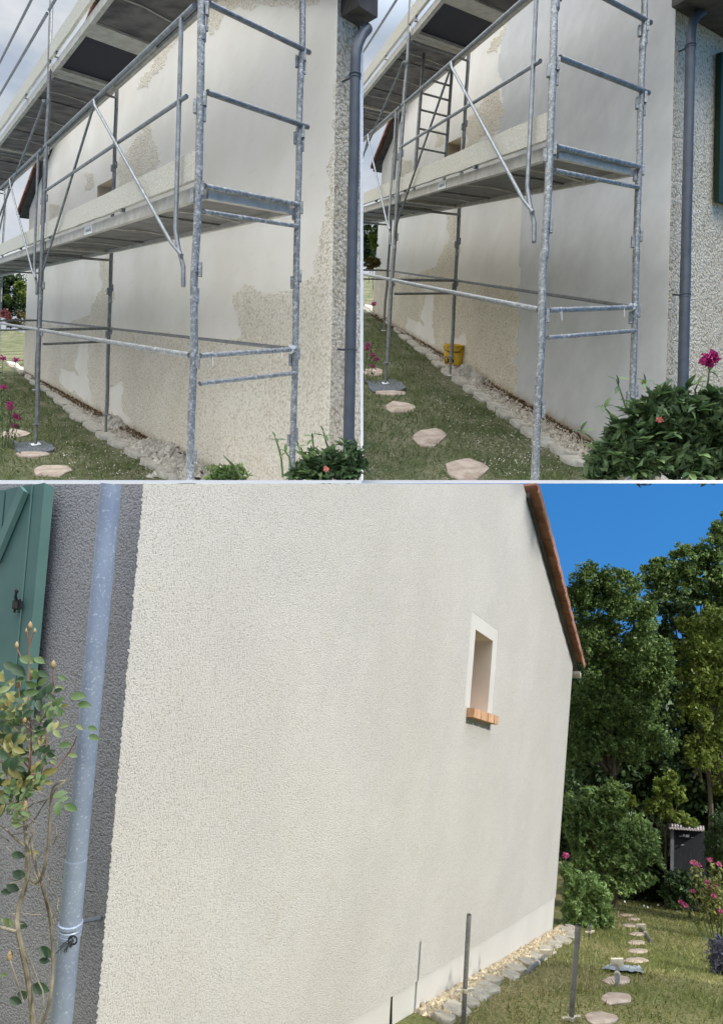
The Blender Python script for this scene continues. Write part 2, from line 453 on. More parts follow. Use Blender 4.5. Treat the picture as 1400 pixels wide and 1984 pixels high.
def in_poly(u, v, poly):
    p = np.array(poly, float); res = np.zeros(u.shape, bool); j = len(p) - 1
    for i in range(len(p)):
        xi, yi = p[i]; xj, yj = p[j]
        c = ((yi > v) != (yj > v)) & (u < (xj - xi) * (v - yi) / (yj - yi + 1e-12) + xi)
        res ^= c; j = i
    return res
def vnoise(u, v, s, seed):
    g = np.random.default_rng(seed).uniform(-1, 1, (64, 64))
    x = u / s; y = v / s; i = np.floor(x).astype(int); j = np.floor(y).astype(int); fx = x - i; fy = y - j
    fx = fx * fx * (3 - 2 * fx); fy = fy * fy * (3 - 2 * fy)
    q = lambda a, b: g[a % 64, b % 64]
    return (q(i, j) * (1 - fx) + q(i + 1, j) * fx) * (1 - fy) + (q(i, j + 1) * (1 - fx) + q(i + 1, j + 1) * fx) * fy

# ================================================================== LARGE STRUCTURE
# ---- garden ground of the sunny house (falls away from the camera)
lawn_soil = NT('lawn_soil')
_c = lawn_soil.ramp(lawn_soil.noise(1.2, 6, .6), .38, .62, (.10, .11, .035), (.24, .20, .10))
lawn_soil.color(lawn_soil.mixc(lawn_soil.ramp(lawn_soil.noise(40, 3), .45, .62), _c, (.085, .10, .03)))
lawn_soil.bump(lawn_soil.noise(45, 5), .8, .02)
lawn_soil = lawn_soil.set(.95, 0, .1)
m = MB()
gA = [(-1.6, 3.0), (-1.6, -5.5), (60, -40), (60, 12)]
m.add([F3.G(a, b) for a, b in gA], [(0, 1, 2, 3)])
tag(m.build('lawn', lawn_soil), 'patchy garden lawn beside the sunlit house', 'lawn', kind='structure')

# ---- terrace that carries the two scaffolded houses; its white edge is the lower dividing line
def terrace(name, u0, u1, d0, d1, vt=930.3, vb=936.6):
    m = MB()
    def pt(u, v, d): return ray(u, v) * d
    m.hexa([pt(u0, vb, d0), pt(u1, vb, d0), pt(u1, vb, d1), pt(u0, vb, d1), pt(u0, vt, d0), pt(u1, vt, d0), pt(u1, vt, d1), pt(u0, vt, d1)])
    return tag(m.build(name, white_paint), kind='structure')
tag(terrace('terrace', -30, 700.3, 4.55, 8.4), 'white edged terrace under the cream scaffolded house', 'terrace')
tag(terrace('terrace', 700.3, 1440, 5.6, 8.2), 'white edged terrace under the grey rendered scaffolded house', 'terrace')

# ---- sloping lawns of the two scaffolded houses
grass_soil = NT('shaded_lawn_soil')
_c = grass_soil.ramp(grass_soil.noise(1.5, 6, .6), .40, .62, (.075, .085, .035), (.20, .18, .115))
grass_soil.color(grass_soil.mixc(grass_soil.ramp(grass_soil.noise(30, 3), .45, .62), _c, (.045, .06, .022)))
grass_soil.bump(grass_soil.noise(40, 5), .8, .02)
grass_soil = grass_soil.set(.95, 0, .1)
def upper_lawn(F, pts, label):
    m = MB()
    P_ = [F.gp(u, v) for u, v in pts]
    base = [p - F.up * .0 for p in P_]
    low = [ray(*pxl(p)) * p[1] - F.up * .02 for p in P_]
    n = len(P_)
    m.add(P_ + low, [tuple(range(n))] + [(i, (i + 1) % n, n + (i + 1) % n, n + i) for i in range(n)])
    tag(m.build('lawn', grass_soil), label, 'lawn', kind='structure')
upper_lawn(F1, [(-40, 931), (420, 931), (560, 931), (420, 780), (120, 652), (-40, 632)], 'shaded sloping lawn below the cream scaffolded house')
upper_lawn(F2, [(676, 931), (1120, 931), (1440, 931), (1440, 700), (1000, 600), (760, 540), (690, 528)], 'shaded sloping lawn below the grey rendered house')

# ------------------------------------------------------------------ the sunlit house
fine = NT('fine_cream_roughcast')
_c = fine.ramp(fine.noise(1.3, 4), .35, .65, (.485, .46, .412), (.525, .50, .452))
_c = fine.mixc(fine.ramp(fine.noise(9, 3, .6), .60, .74), _c, (.50, .47, .40))
_c = fine.mixc(fine.math('MULTIPLY', fine.ramp(fine.noise(2.3, 4, .65), .48, .72), .35), _c, (.44, .425, .395))
_g = fine.noise(200, 3, .75)
_c = fine.mixc(1.0, _c, fine.ramp(_g, .34, .50, (.52, .50, .47), (1, 1, 1)), 'MULTIPLY')  # shade of the grain's pits multiplied into the colour
fine.color(_c)
fine.bump(_g, .8, .006)
fine = fine.set(.95, 0, .1)
smooth_plinth = simple('smooth_cream_plinth', (.47, .45, .405), (.50, .48, .435), 2.5, .9, 0, (60, .08, .003))
reveal_mat = simple('smooth_beige_reveal', (.60, .50, .41), (.64, .54, .45), 3, .9)
facade_shaded = coarse_render('shaded_facade_roughcast', (.235, .23, .235), (.29, .285, .29), 150, .45, (.70, .68, .67))  # same cream render, darkened in colour to carry the facade's shade
brick_mat = simple('orange_sill_brick', (.43, .225, .125), (.55, .34, .19), 14, .85, 0, (60, .3, .003))
mortar = simple('pale_mortar', (.50, .42, .33), (.56, .48, .38), 20, .9)
tile_mat = simple('terracotta_tile', (.25, .115, .08), (.36, .19, .135), 7, .85, 0, (50, .4, .004), island=.18)
tile_dark = simple('weathered_terracotta_tile', (.17, .075, .05), (.28, .125, .085), 7, .85, 0, (50, .4, .004))
dark_board = simple('dark_stained_board', (.045, .04, .037), (.085, .075, .065), 6, .8)
zinc = NT('blue_grey_zinc_pipe')
_c = zinc.ramp(zinc.noise(6, 5), .35, .65, (.165, .20, .27), (.235, .275, .345))
_c = zinc.mixc(zinc.ramp(zinc.noise(130, 3, .7), .57, .70), _c, (.40, .44, .50))
zinc.color(_c); zinc.bump(zinc.noise(90, 3), .15, .003); zinc = zinc.set(.42, .25, .5)
zinc_plain = simple('plain_zinc_pipe', (.068, .078, .092), (.088, .10, .115), 8, .5, .2, (70, .12, .003))

house3 = thing('house', 'sunlit house with fresh pale roughcast gable wall and small brick silled window', 'house', F3.G(0, 0))
aE = F3.qb(1091, 1530, 0)[0]
aAp = F3.qb(1013, 937.6, 0)[0]
def top_c(a):
    if a <= aAp:      # left slope of the gable
        lo, hi = 200.0, 1013.0
        for _ in range(40):
            mid = (lo + hi) / 2
            if F3.qb(mid, 937.6, 0)[0] < a: lo = mid
            else: hi = mid
        return F3.qb(mid, 937.6, 0)[1]
    t = (a - aAp) / (aE - aAp)
    return F3.qb(1013, 937.6, 0)[1] * (1 - t) + F3.qb(1109, 1287, 0)[1] * t
def pl_c(a):          # top of the smooth plinth
    aa, ca = F3.qb(680, 1978.6, 0); ab, cb = F3.qb(1063, 1746, 0)
    return ca + (cb - ca) * (a - aa) / (ab - aa)
wa0, wc0 = F3.qb(909.5, 1371, 0); _, wc1 = F3.qb(922, 1220, 0); wa1, _ = F3.qb(945, 1366, 0)
sa0 = F3.qb(899.5, 1370, 0)[0]; sa1 = F3.qb(957, 1330, 0)[0]; sc1 = F3.qb(913, 1184, 0)[1]
As = sorted(set(list(np.linspace(0.06, aE, 34)) + [wa0, wa1, sa0, sa1]))
m = MB()
for i in range(len(As) - 1):
    a0, a1 = As[i], As[i + 1]; mid = (a0 + a1) / 2
    spans = [(pl_c, top_c)]
    if sa0 < mid < sa1: spans = [(pl_c, lambda a: wc0), (lambda a: sc1, top_c)]
    for lo, hi in spans:
        m.add([F3.P(a0, 0, lo(a0)), F3.P(a1, 0, lo(a1)), F3.P(a1, 0, hi(a1)), F3.P(a0, 0, hi(a0))], [(0, 1, 2, 3)])
for a0, a1 in zip(As[:-1], As[1:]):   # thickness of the wall at its top
    m.add([F3.P(a0, 0, top_c(a0)), F3.P(a1, 0, top_c(a1)), F3.P(a1, .22, top_c(a1)), F3.P(a0, .22, top_c(a0))], [(0, 1, 2, 3)])
# ragged grain at the corner
NC = 900
cs = np.linspace(pl_c(0) - .3, top_c(0.06), NC)
rs = np.random.default_rng(3)
jit = .002 + rs.normal(0, .0016, NC) + .0034 * np.abs(rs.normal(0, 1, NC)) * (rs.uniform(0, 1, NC) > .72)
jit = np.convolve(jit, [.25, .5, .25], 'same') * 1.1
vs = []
tc0, tc1 = top_c(0.0), top_c(.012)
for c, j in zip(cs, jit): vs += [F3.P(-j, -.0006, min(c, tc0)), F3.P(.012, -.0003, min(c, tc1)), F3.P(.06, 0, c)]
m.add(vs, [(i * 3 + k, i * 3 + k + 1, (i + 1) * 3 + k + 1, (i + 1) * 3 + k) for i in range(NC - 1) for k in (0, 1)])
m.build('gable_wall', fine, house3)
m = MB()
m.add([F3.P(a, .0035, c) for a, c in ((0.0, pl_c(0) - 1.2), (aE, F3.g[0] + F3.g[1] * aE - .3), (aE, pl_c(aE) + .01), (0.0, pl_c(0) + .01))], [(0, 1, 2, 3)])
m.build('plinth', smooth_plinth, house3)
m = MB()   # smooth band round the window, and the recess
E_ = .0003
for (a0, a1, c0, c1) in ((sa0, wa0, wc0, sc1), (wa1, sa1, wc0, sc1), (wa0, wa1, wc1, sc1)):
    m.add([F3.P(a0, E_, c0), F3.P(a1, E_, c0), F3.P(a1, E_, c1), F3.P(a0, E_, c1)], [(0, 1, 2, 3)])
m.build('window_surround', smooth_plinth, house3)
m = MB()
dB = .34
m.add([F3.P(wa0, E_, wc0), F3.P(wa0, dB, wc0), F3.P(wa0, dB, wc1), F3.P(wa0, E_, wc1), F3.P(wa1, E_, wc0), F3.P(wa1, dB, wc0), F3.P(wa1, dB, wc1), F3.P(wa1, E_, wc1)],
      [(0, 1, 2, 3), (4, 7, 6, 5), (0, 4, 5, 1), (3, 2, 6, 7)])
win3 = m.build('window_reveal', reveal_mat, house3)
m = MB(); m.box(F3, wa0, wa1, dB - .02, dB, wc0, wc1)
m.build('window_pane', simple('dark_window_glass', (.02, .025, .03), (.03, .035, .04), 3, .08, 0, None, spec=.6), house3)
# brick sill
sL = F3.qb(902.5, 1385, 0)[0]; sR = F3.qb(950, 1398, 0)[0]
cT = F3.qb(903, 1371.5, 0)[1]; cB = F3.qb(901, 1388.5, 0)[1]
prot = F3.qa(918.6, 1390, sL)[0]
m = MB(); m.box(F3, sL + .006, sR - .006, prot + .008, .06, cB + .004, cT - .004)
sill = m.build('window_sill', mortar, house3)
fr = [0, .28, .545, .81, 1.0]
for i in range(4):
    a0 = sL + (sR - sL) * fr[i] + (.004 if i else 0); a1 = sL + (sR - sL) * fr[i + 1] - (.004 if i < 3 else 0)
    m = MB(); m.box(F3, a0, a1, prot + rng.uniform(0, .003), -.002, cB, cT + rng.uniform(-.002, .002))
    m.build('brick', brick_mat, sill)
# front facade of the sunlit house (in shade), pipe and shutter on it
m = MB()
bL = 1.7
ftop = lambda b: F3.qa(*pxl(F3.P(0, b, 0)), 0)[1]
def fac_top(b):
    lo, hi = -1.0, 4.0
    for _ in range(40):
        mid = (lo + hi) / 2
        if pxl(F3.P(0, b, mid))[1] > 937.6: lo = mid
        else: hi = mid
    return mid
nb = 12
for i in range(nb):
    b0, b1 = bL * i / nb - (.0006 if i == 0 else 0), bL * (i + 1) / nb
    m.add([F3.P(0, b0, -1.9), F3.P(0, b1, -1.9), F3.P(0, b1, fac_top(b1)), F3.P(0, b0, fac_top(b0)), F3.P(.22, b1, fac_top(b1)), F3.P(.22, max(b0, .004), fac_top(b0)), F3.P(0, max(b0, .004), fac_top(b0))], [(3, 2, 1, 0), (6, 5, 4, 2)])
m.build('facade_wall', facade_shaded, house3)
# roof verge: one tile after another down the slope, dark board under them
roof_board = MB()
p0 = F3.qb(1018, 968, 0); p1 = F3.qb(1113, 1303, 0)
d_ = np.array(p1) - np.array(p0)
def slope_pt(t, b, dc): return F3.P(p0[0] + d_[0] * t, b, p0[1] + d_[1] * t + dc)
sl = np.linalg.norm(d_)
roof_board.hexa([slope_pt(-.0, -.012, .012), slope_pt(1.0, -.012, .012), slope_pt(1.0, .1, .012), slope_pt(0, .1, .012), slope_pt(0, -.012, .05), slope_pt(1.0, -.012, .05), slope_pt(1.0, .1, .05), slope_pt(0, .1, .05)])
roof3 = roof_board.build('roof', dark_board, house3)
NT_ = 12
for i in range(NT_):
    t0 = i / NT_ + .002; t1 = (i + 1) / NT_ + .014
    m = MB()
    lift0, lift1 = .050, .068
    j = rng.uniform(-.004, .004)
    prof = [(-.044, -.055), (-.046, -.02), (-.044, .0), (-.034, .018), (-.01, .022), (.12, .02)]
    ring = lambda t, lift: [slope_pt(t, b + j * .3, lift + .05 + c) for b, c in prof]
    inn = lambda t, lift: [slope_pt(t, b + j * .3 + (.005 if k < 3 else 0), lift + .05 + c - (.014 if k > 1 else 0)) for k, (b, c) in enumerate(prof)]
    vs = ring(t0, lift0) + ring(t1, lift1) + inn(t0, lift0) + inn(t1, lift1); n = len(prof)
    fs = [(k, k + 1, n + k + 1, n + k) for k in range(n - 1)] + [(2 * n + k + 1, 2 * n + k, 3 * n + k, 3 * n + k + 1) for k in range(n - 1)]
    fs += [(n + k, n + k + 1, 3 * n + k + 1, 3 * n + k) for k in range(n - 1)] + [(k + 1, k, 2 * n + k, 2 * n + k + 1) for k in range(n - 1)]
    fs += [(0, n, 3 * n, 2 * n)]
    m.add(vs, fs)
    m.build('tile', tile_mat, roof3)
m = MB()   # roof slope behind the verge and a short eave end
m.add([slope_pt(0, .12, .1), slope_pt(1.03, .12, .1), slope_pt(1.03, 3, .1), slope_pt(0, 3, .1)], [(0, 1, 2, 3)])
m.build('roof_slope', tile_dark, roof3)
m = MB(); m.hexa([slope_pt(.972, -.03, -.05), slope_pt(1.0, -.03, -.06), slope_pt(1.0, .05, -.06), slope_pt(.972, .05, -.05), slope_pt(.972, -.03, -.022), slope_pt(1.0, -.03, -.022), slope_pt(1.0, .05, -.022), slope_pt(.972, .05, -.022)])
m.build('eave_end', smooth_plinth, roof3)

# downpipe on the shaded facade
apipe = -.085
pt_, pb_ = F3.wa(215.6, 937.8, apipe), F3.wa(118.6, 1992, apipe)
rp = 19.6 / FPX * np.linalg.norm(F3.wa(165, 1470, apipe)[1])
m = MB(); pj = F3.wa(148.5, 1664, apipe); m.path([pt_, pj], rp, 28)
pipe3 = m.build('downpipe', zinc, house3, True)
m = MB(); dv = (pb_ - pt_) / np.linalg.norm(pb_ - pt_)
m.path([pj - dv * .004, pj, pj + dv * .003, pb_], [rp * .98, rp * 1.035, rp * 1.035, rp * 1.035], 28)
m.build('pipe_sleeve', zinc, pipe3, True)
pc = F3.wa(137.2, 1790, apipe)
m = MB()
for k, (dz, rr) in enumerate(((0, 1.16), (.016, 1.10), (.026, 1.10))):
    q = pc + dv * dz
    m.path([q - dv * .006, q - dv * .004, q + dv * .004, q + dv * .006], [rp * 1.02, rp * rr, rp * rr, rp * 1.02], 28)
m.build('pipe_collar', zinc, pipe3, True)
m = MB()
kn = pc + dv * .022 + ray(700, 992) * -rp * .9 + A(rp * .75, 0, 0)
for k in range(9):
    q = kn + rng.normal(0, .004, 3); e_ = q + A(rng.uniform(-.035, .005), -.004, rng.uniform(-.032, -.005))
    m.path([q, (q + e_) / 2 + A(0, -.005, .003), e_], .0011, 5)
for k in range(2):
    m.path([kn + A(.011 * math.cos(x), -.004, .011 * math.sin(x) - .002 * k) for x in np.linspace(0, 6.0, 9)], .0016, 5)
m.build('tie_wire', black_iron, pipe3, True)
m = MB(); m.tube(pc, pc + F3.L * .10, .006, 8); m.build('pipe_bracket', zinc_plain, pipe3, True)

# green board shutter folded back against the facade
shutter_green = simple('dull_green_shutter', (.055, .112, .102), (.07, .132, .12), 5, .55, 0, (40, .12, .002))
ash = -.05
sh = MB()
def shp(u, v, da=0.0): b, c = F3.qa(u, v, ash); return b, c
bR_, _ = shp(86, 940); bR2, _ = shp(55, 1290)
bEdge = (bR_ + bR2) / 2
cBot = shp(30, 1392)[1]; cTop = shp(50, 938.5)[1] - .006
m = MB(); m.box(F3, ash, ash + .028, bEdge, bEdge + .022, cBot, cTop)
shut = m.build('shutter', shutter_green, house3)
pw = .058
for k in range(6):
    b0 = bEdge + .0235 + k * pw
    m = MB(); m.box(F3, ash - .004, ash + .022, b0, b0 + pw - .003, cBot, cTop); m.build('plank', shutter_green, shut)
m = MB()
q0, q1 = F3.wa(-10, 1085, ash - .012), F3.wa(47, 948, ash - .012)
dd = (q1 - q0) / np.linalg.norm(q1 - q0); sd = np.cross(dd, F3.L / np.linalg.norm(F3.L))
m.cbox((q0 + q1) / 2, dd * np.linalg.norm(q1 - q0) / 2, sd * .018, F3.L / np.linalg.norm(F3.L) * .008)
m.build('brace', shutter_green, shut)
m = MB()
lc = F3.wa(34, 1172, ash - .012)
Un, Rn, Ln = F3.U / np.linalg.norm(F3.U), F3.R / np.linalg.norm(F3.R), F3.L / np.linalg.norm(F3.L)
m.cbox(lc, Rn * .012, Ln * .008, Un * .012)
m.path([lc, lc + Un * .022 - Rn * .005 - Ln * .012, lc + Un * .036 - Rn * .008 - Ln * .012], [.005, .004, .0035], 8)
m.path([lc + Un * .036 - Rn * .008 - Ln * .012 + A(.004 * math.cos(x), 0, .004 * math.sin(x)) for x in np.linspace(0, 6.2, 9)], .0022, 6)
for s_ in (-1, 1):
    m.path([lc + Rn * .011 * s_ + Un * .016, lc + Rn * .012 * s_ - Un * .004, lc + Rn * .010 * s_ - Un * .022], [.0026, .003, .0035], 7)
m.build('shutter_latch', black_iron, shut, True)

# ------------------------------------------------------------------ the two scaffolded houses
ROUGH = [
    [(268, 255), (290, 246), (310, 285), (300, 330), (275, 345), (240, 372), (225, 380), (235, 300)],
    [(165, 332), (180, 334), (180, 365), (168, 376)],
    [(95, 395), (125, 398), (122, 430), (93, 445)],
    [(270, 168), (266, 150), (300, 110), (345, 55), (352, 75), (325, 100), (315, 130), (290, 150)],
    [(192, 500), (215, 486), (222, 560), (215, 600), (215, 640), (180, 605), (180, 585), (192, 565)],
    [(40, 618), (110, 630), (180, 612), (190, 590), (215, 605), (218, 642), (300, 640), (350, 650), (400, 655), (440, 665), (468, 650), (462, 610), (448, 585), (450, 570), (470, 552), (500, 560), (530, 568), (560, 560), (585, 548), (602, 535), (615, 460), (628, 430), (640, 300), (648, 200), (655, 100), (655, -60), (800, -60), (800, 1400), (-80, 1400), (-80, 760), (40, 720)],
    [(380, -60), (640, -60), (610, 10), (560, 16), (500, 12), (450, 20), (425, 45), (408, 68), (398, 40)],
]
SMOOTH = [[(152, 655), (172, 655), (172, 720), (182, 792), (150, 765), (115, 742), (118, 708), (150, 722)], [(214, 748), (240, 738), (238, 790), (258, 832), (214, 802)]]
FRESH2 = [(1013, 300), (1005, 620), (998, 760), (1000, 1300), (1400, 1300), (1400, -300), (1010, -300), (985, 30), (962, 120), (978, 200), (962, 290)]
aC, aEND, cEAVE = -.012, 2.705, .556
def gable_c(a): return min(.604 + .44 * (a - aC), cEAVE + .470 * (aEND - a))
WIN = (1.262, 1.441, .39, .4735)
def gable_house(F, label, wmat, fresh, bmax):
    h = thing('house', label, 'house', F.G(0, BW))
    aa = np.unique(np.concatenate([np.linspace(aC, .55, 130), np.linspace(.55, aEND, 150), WIN[:2]]))
    cl = np.unique(np.concatenate([np.linspace(-.70, cEAVE, 190), WIN[2:]]))
    ch = np.linspace(0, 1, 50)[1:]
    def floor_c(a):
        lo, hi = -.75, .3
        for _ in range(30):
            mid = (lo + hi) / 2
            if pxl(F.P(a, BW, mid))[1] > 931: lo = mid
            else: hi = mid
        return max(mid, F.g[0] + F.g[1] * a - .03)
    nr = len(cl) + len(ch); na = len(aa)
    AA = np.repeat(aa[:, None], nr, 1)
    CC = np.stack([np.concatenate([np.maximum(cl, floor_c(a)), cEAVE + ch * max(1e-4, gable_c(a) - cEAVE)]) for a in aa])
    V = F.O + AA[..., None] * F.L + BW * F.R + CC[..., None] * F.U
    V1 = F1.O + AA[..., None] * F1.L + BW * F1.R + CC[..., None] * F1.U
    u, v = pxl(V1)
    uu = u + 7 * vnoise(u, v, 22, 1) + 3 * vnoise(u, v, 8, 2); vv = v + 7 * vnoise(u, v, 22, 3) + 3 * vnoise(u, v, 8, 4)
    rough = np.zeros(u.shape)
    for p in ROUGH: rough[in_poly(uu, vv, p)] = 1
    for p in SMOOTH: rough[in_poly(uu, vv, p)] = 0
    fr_ = np.zeros(u.shape)
    if fresh:
        u2, v2 = pxl(V)
        fr_[in_poly(u2 + 5 * vnoise(u2, v2, 20, 5), v2 + 5 * vnoise(u2, v2, 20, 6), FRESH2)] = 1
        rough[fr_ > .5] = 0
    g = F.g[0] + F.g[1] * AA
    dirt = np.exp(-np.maximum(CC - g, 0) / .028) * .95
    Q = []
    idx = np.arange(na * nr).reshape(na, nr)
    am = (aa[:-1] + aa[1:]) / 2
    for i in range(na - 1):
        inw = WIN[0] < am[i] < WIN[1]
        for j in range(nr - 1):
            if inw and j < len(cl) - 1 and WIN[2] < (cl[j] + cl[j + 1]) / 2 < WIN[3]: continue
            Q.append((idx[i, j], idx[i, j + 1], idx[i + 1, j + 1], idx[i + 1, j]))
    wob = mesh_arrays('gable_wall', V.reshape(-1, 3) - (rough.reshape(-1, 1) * .004) * (F.R / np.linalg.norm(F.R)), Q, wmat, h)
    for nm, arr in (('rough', rough), ('fresh', fr_), ('dirt', dirt)):
        at = wob.data.attributes.new(nm, 'FLOAT', 'POINT'); at.data.foreach_set('value', arr.astype(np.float32).ravel())
    m = MB(); a0, a1, c0, c1 = WIN; bd = BW + .9
    bd = BW + .5
    m.add([F.P(a, b, c) for b in (BW, bd) for a, c in ((a0, c0), (a1, c0), (a1, c1), (a0, c1))], [(0, 1, 5, 4), (1, 2, 6, 5), (2, 3, 7, 6), (3, 0, 4, 7), (4, 5, 6, 7)])
    m.build('window_reveal', simple('beige_reveal', (.74, .64, .48), (.80, .70, .55), 3, .9), h)
    # roof: left verge tiles, boards, slopes
    def sp(t, b, dc): return F.P(aEND + .10 - t * (aEND + .10 - 1.3465), b, cEAVE - .0443 + t * (.470 * (aEND + .10 - 1.3465)) + dc)
    m = MB(); m.hexa([sp(t, b, c) for c in (-.004, .018) for t, b in ((0, BW - .16), (1, BW - .16), (1, BW + .3), (0, BW + .3))])
    roof = m.build('roof', dark_board, h)
    for i in range(14):
        t0, t1 = i / 14, (i + 1) / 14 + .012
        m = MB()
        m.hexa([sp(t0, BW - .24, .012), sp(t1, BW - .24, .012 + .012), sp(t1, BW + .25, .02 + .012), sp(t0, BW + .25, .02), sp(t0, BW - .24, .036), sp(t1, BW - .24, .036 - .004), sp(t1, BW + .25, .036), sp(t0, BW + .25, .04)])
        m.build('tile', tile_dark, roof)
    m = MB()
    m.add([sp(0, BW + .2, .03), sp(1, BW + .2, .03), sp(1, BW + .9, .03), sp(0, BW + .9, .03)], [(0, 1, 2, 3)])
    def sr_(t, b, dc): return F.P(aC - .06 + t * (1.3465 - aC + .06), b, (.604 - .0264) + t * .44 * (1.3465 - aC + .06) + dc)
    m.add([sr_(0, BW - .1, .028), sr_(1, BW - .1, .028), sr_(1, BW + bmax, .028), sr_(0, BW + bmax, .028)], [(0, 3, 2, 1)])
    m.build('roof_slope', tile_dark, roof)
    m = MB(); m.hexa([sr_(t, b, c) for c in (.008, .02) for t, b in ((.02, BW - .10), (1, BW - .16), (1, BW + .05), (.02, BW + .05))])
    m.build('verge_board', simple('pinkish_verge_board', (.42, .28, .23), (.48, .33, .28), 5, .85), roof)
    return h
house1 = gable_house(F1, 'cream house with patchily scraped render behind scaffold, small dark window', wall_cream, False, .22)
house2 = gable_house(F2, 'house with fresh grey render on the near half of its scaffolded gable', wall_grey, True, 1.2)

# facades round the corner, divider strip, eaves and downpipes
m = MB()
t_, b_ = [], []
def fpt(F, u, v, da=0.0): return F.wa(u, v, aC + da)
def facade(F, h, uR):
    m = MB(); n = 6
    b_c = BW
    for i in range(n):
        q = []
        for v in (931, -160):
            for k in ((i, i + 1) if v > 0 else (i + 1, i)):
                bb = F.qa(uR, v, aC)[0]; b = b_c + (bb - b_c) * k / n
                lo, hi = -.75, 1.5
                for _ in range(34):
                    mid = (lo + hi) / 2
                    if pxl(F.P(aC, b, mid))[1] > v: lo = mid
                    else: hi = mid
                q.append(F.P(aC, b, mid))
        m.add(q, [(0, 1, 2, 3)])
    return m.build('facade_wall', facade_rough, h)
facade(F1, house1, 699.5)
facade(F2, house2, 1425)
m = MB()
dCP = F1.wa(700, 400, aC)[1]
m.hexa([ray(u, v) * d for v in (930.3, -60) for u, d in ((697.2, dCP - .04), (703.2, dCP - .04), (703.4, dCP + .6), (697.4, dCP + .6))])
m.build('divider_strip', white_paint, house1)  # white line dividing the two upper views, not part of the house
def eave(F, h, pxs, th=.25):
    m = MB()
    b0, c0 = F.qa(*pxs, aC - .045)
    m.box(F, aC - .14, aC + .0, b0, b0 + 6, c0, c0 + th / F.D * 1.0)
    return m.build('eave', dark_board, h)
b0, c0 = F1.qa(660, 32, aC); bE1 = F1.qa(697, 32, aC)[0]
m = MB(); m.box(F1, aC - .05, aC + .0, b0, bE1, c0, c0 + .06); m.build('eave', dark_board, house1)
b0, c0 = F2.qa(1300, 14, aC)
m = MB(); m.box(F2, aC - .10, aC + .0, b0, b0 + 6, c0, c0 + .06); m.build('eave', dark_board, house2)
def downpipe(F, h, top, bot, r_px, elbow, collars, sleeves):
    da = -.035
    d = F.wa(*bot, aC + da)[1]; r = r_px / FPX * d
    pts = [F.wa(*p, aC + da) for p in elbow] + [F.wa(*bot, aC + da)]
    m = MB(); m.path(pts, r, 20); P_ = m.build('downpipe', zinc_plain, h, True, sharp=60)
    t0, t1 = pts[-2], pts[-1]; dv = (t1 - t0) / np.linalg.norm(t1 - t0)
    for v in collars:
        k = (v - pxl(t0)[1]) / (pxl(t1)[1] - pxl(t0)[1]); q = t0 + (t1 - t0) * k
        m = MB(); m.path([q - dv * r * .35, q - dv * r * .3, q + dv * r * .0, q + dv * r * .05], [r, r * 1.17, r * 1.17, r], 20)
        m.path([q + dv * r * .3, q + dv * r * .35, q + dv * r * .6, q + dv * r * .65], [r, r * 1.10, r * 1.10, r], 20)
        m.build('pipe_collar', zinc_plain, P_, True)
        m = MB(); m.tube(q, q + F.L * .05, r * .2, 8); m.build('pipe_bracket', zinc_plain, P_, True)
    for v in sleeves:
        k = (v - pxl(t0)[1]) / (pxl(t1)[1] - pxl(t0)[1]); q = t0 + (t1 - t0) * k
        m = MB(); m.path([q, q + dv * r * .2, t1], [r * 1.04, r * 1.06, r * 1.06], 20); m.build('pipe_sleeve', zinc_plain, P_, True)
downpipe(F1, house1, (687, 110), (674, 930), 10.4, [(712, 55), (702, 66), (694, 84), (689, 104), (688, 130)], [147, 683], [612])
downpipe(F2, house2, (1337, 75), (1319, 880), 9.6, [(1405, -6), (1385, 8), (1362, 20), (1349, 30), (1341, 44), (1337.5, 62), (1336.5, 90)], [90, 584], [514])
# edge of a dark green shutter beside the second facade
m = MB(); b0, c0 = F2.qa(1397, 100, aC - .02); b1, c1 = F2.qa(1397, 392, aC - .02)
m.box(F2, aC - .02, aC - .004, b0, b0 + .5, c1, c0)
m.build('shutter', simple('dark_green_shutter', (.012, .036, .018), (.018, .045, .024), 5, .6), house2)

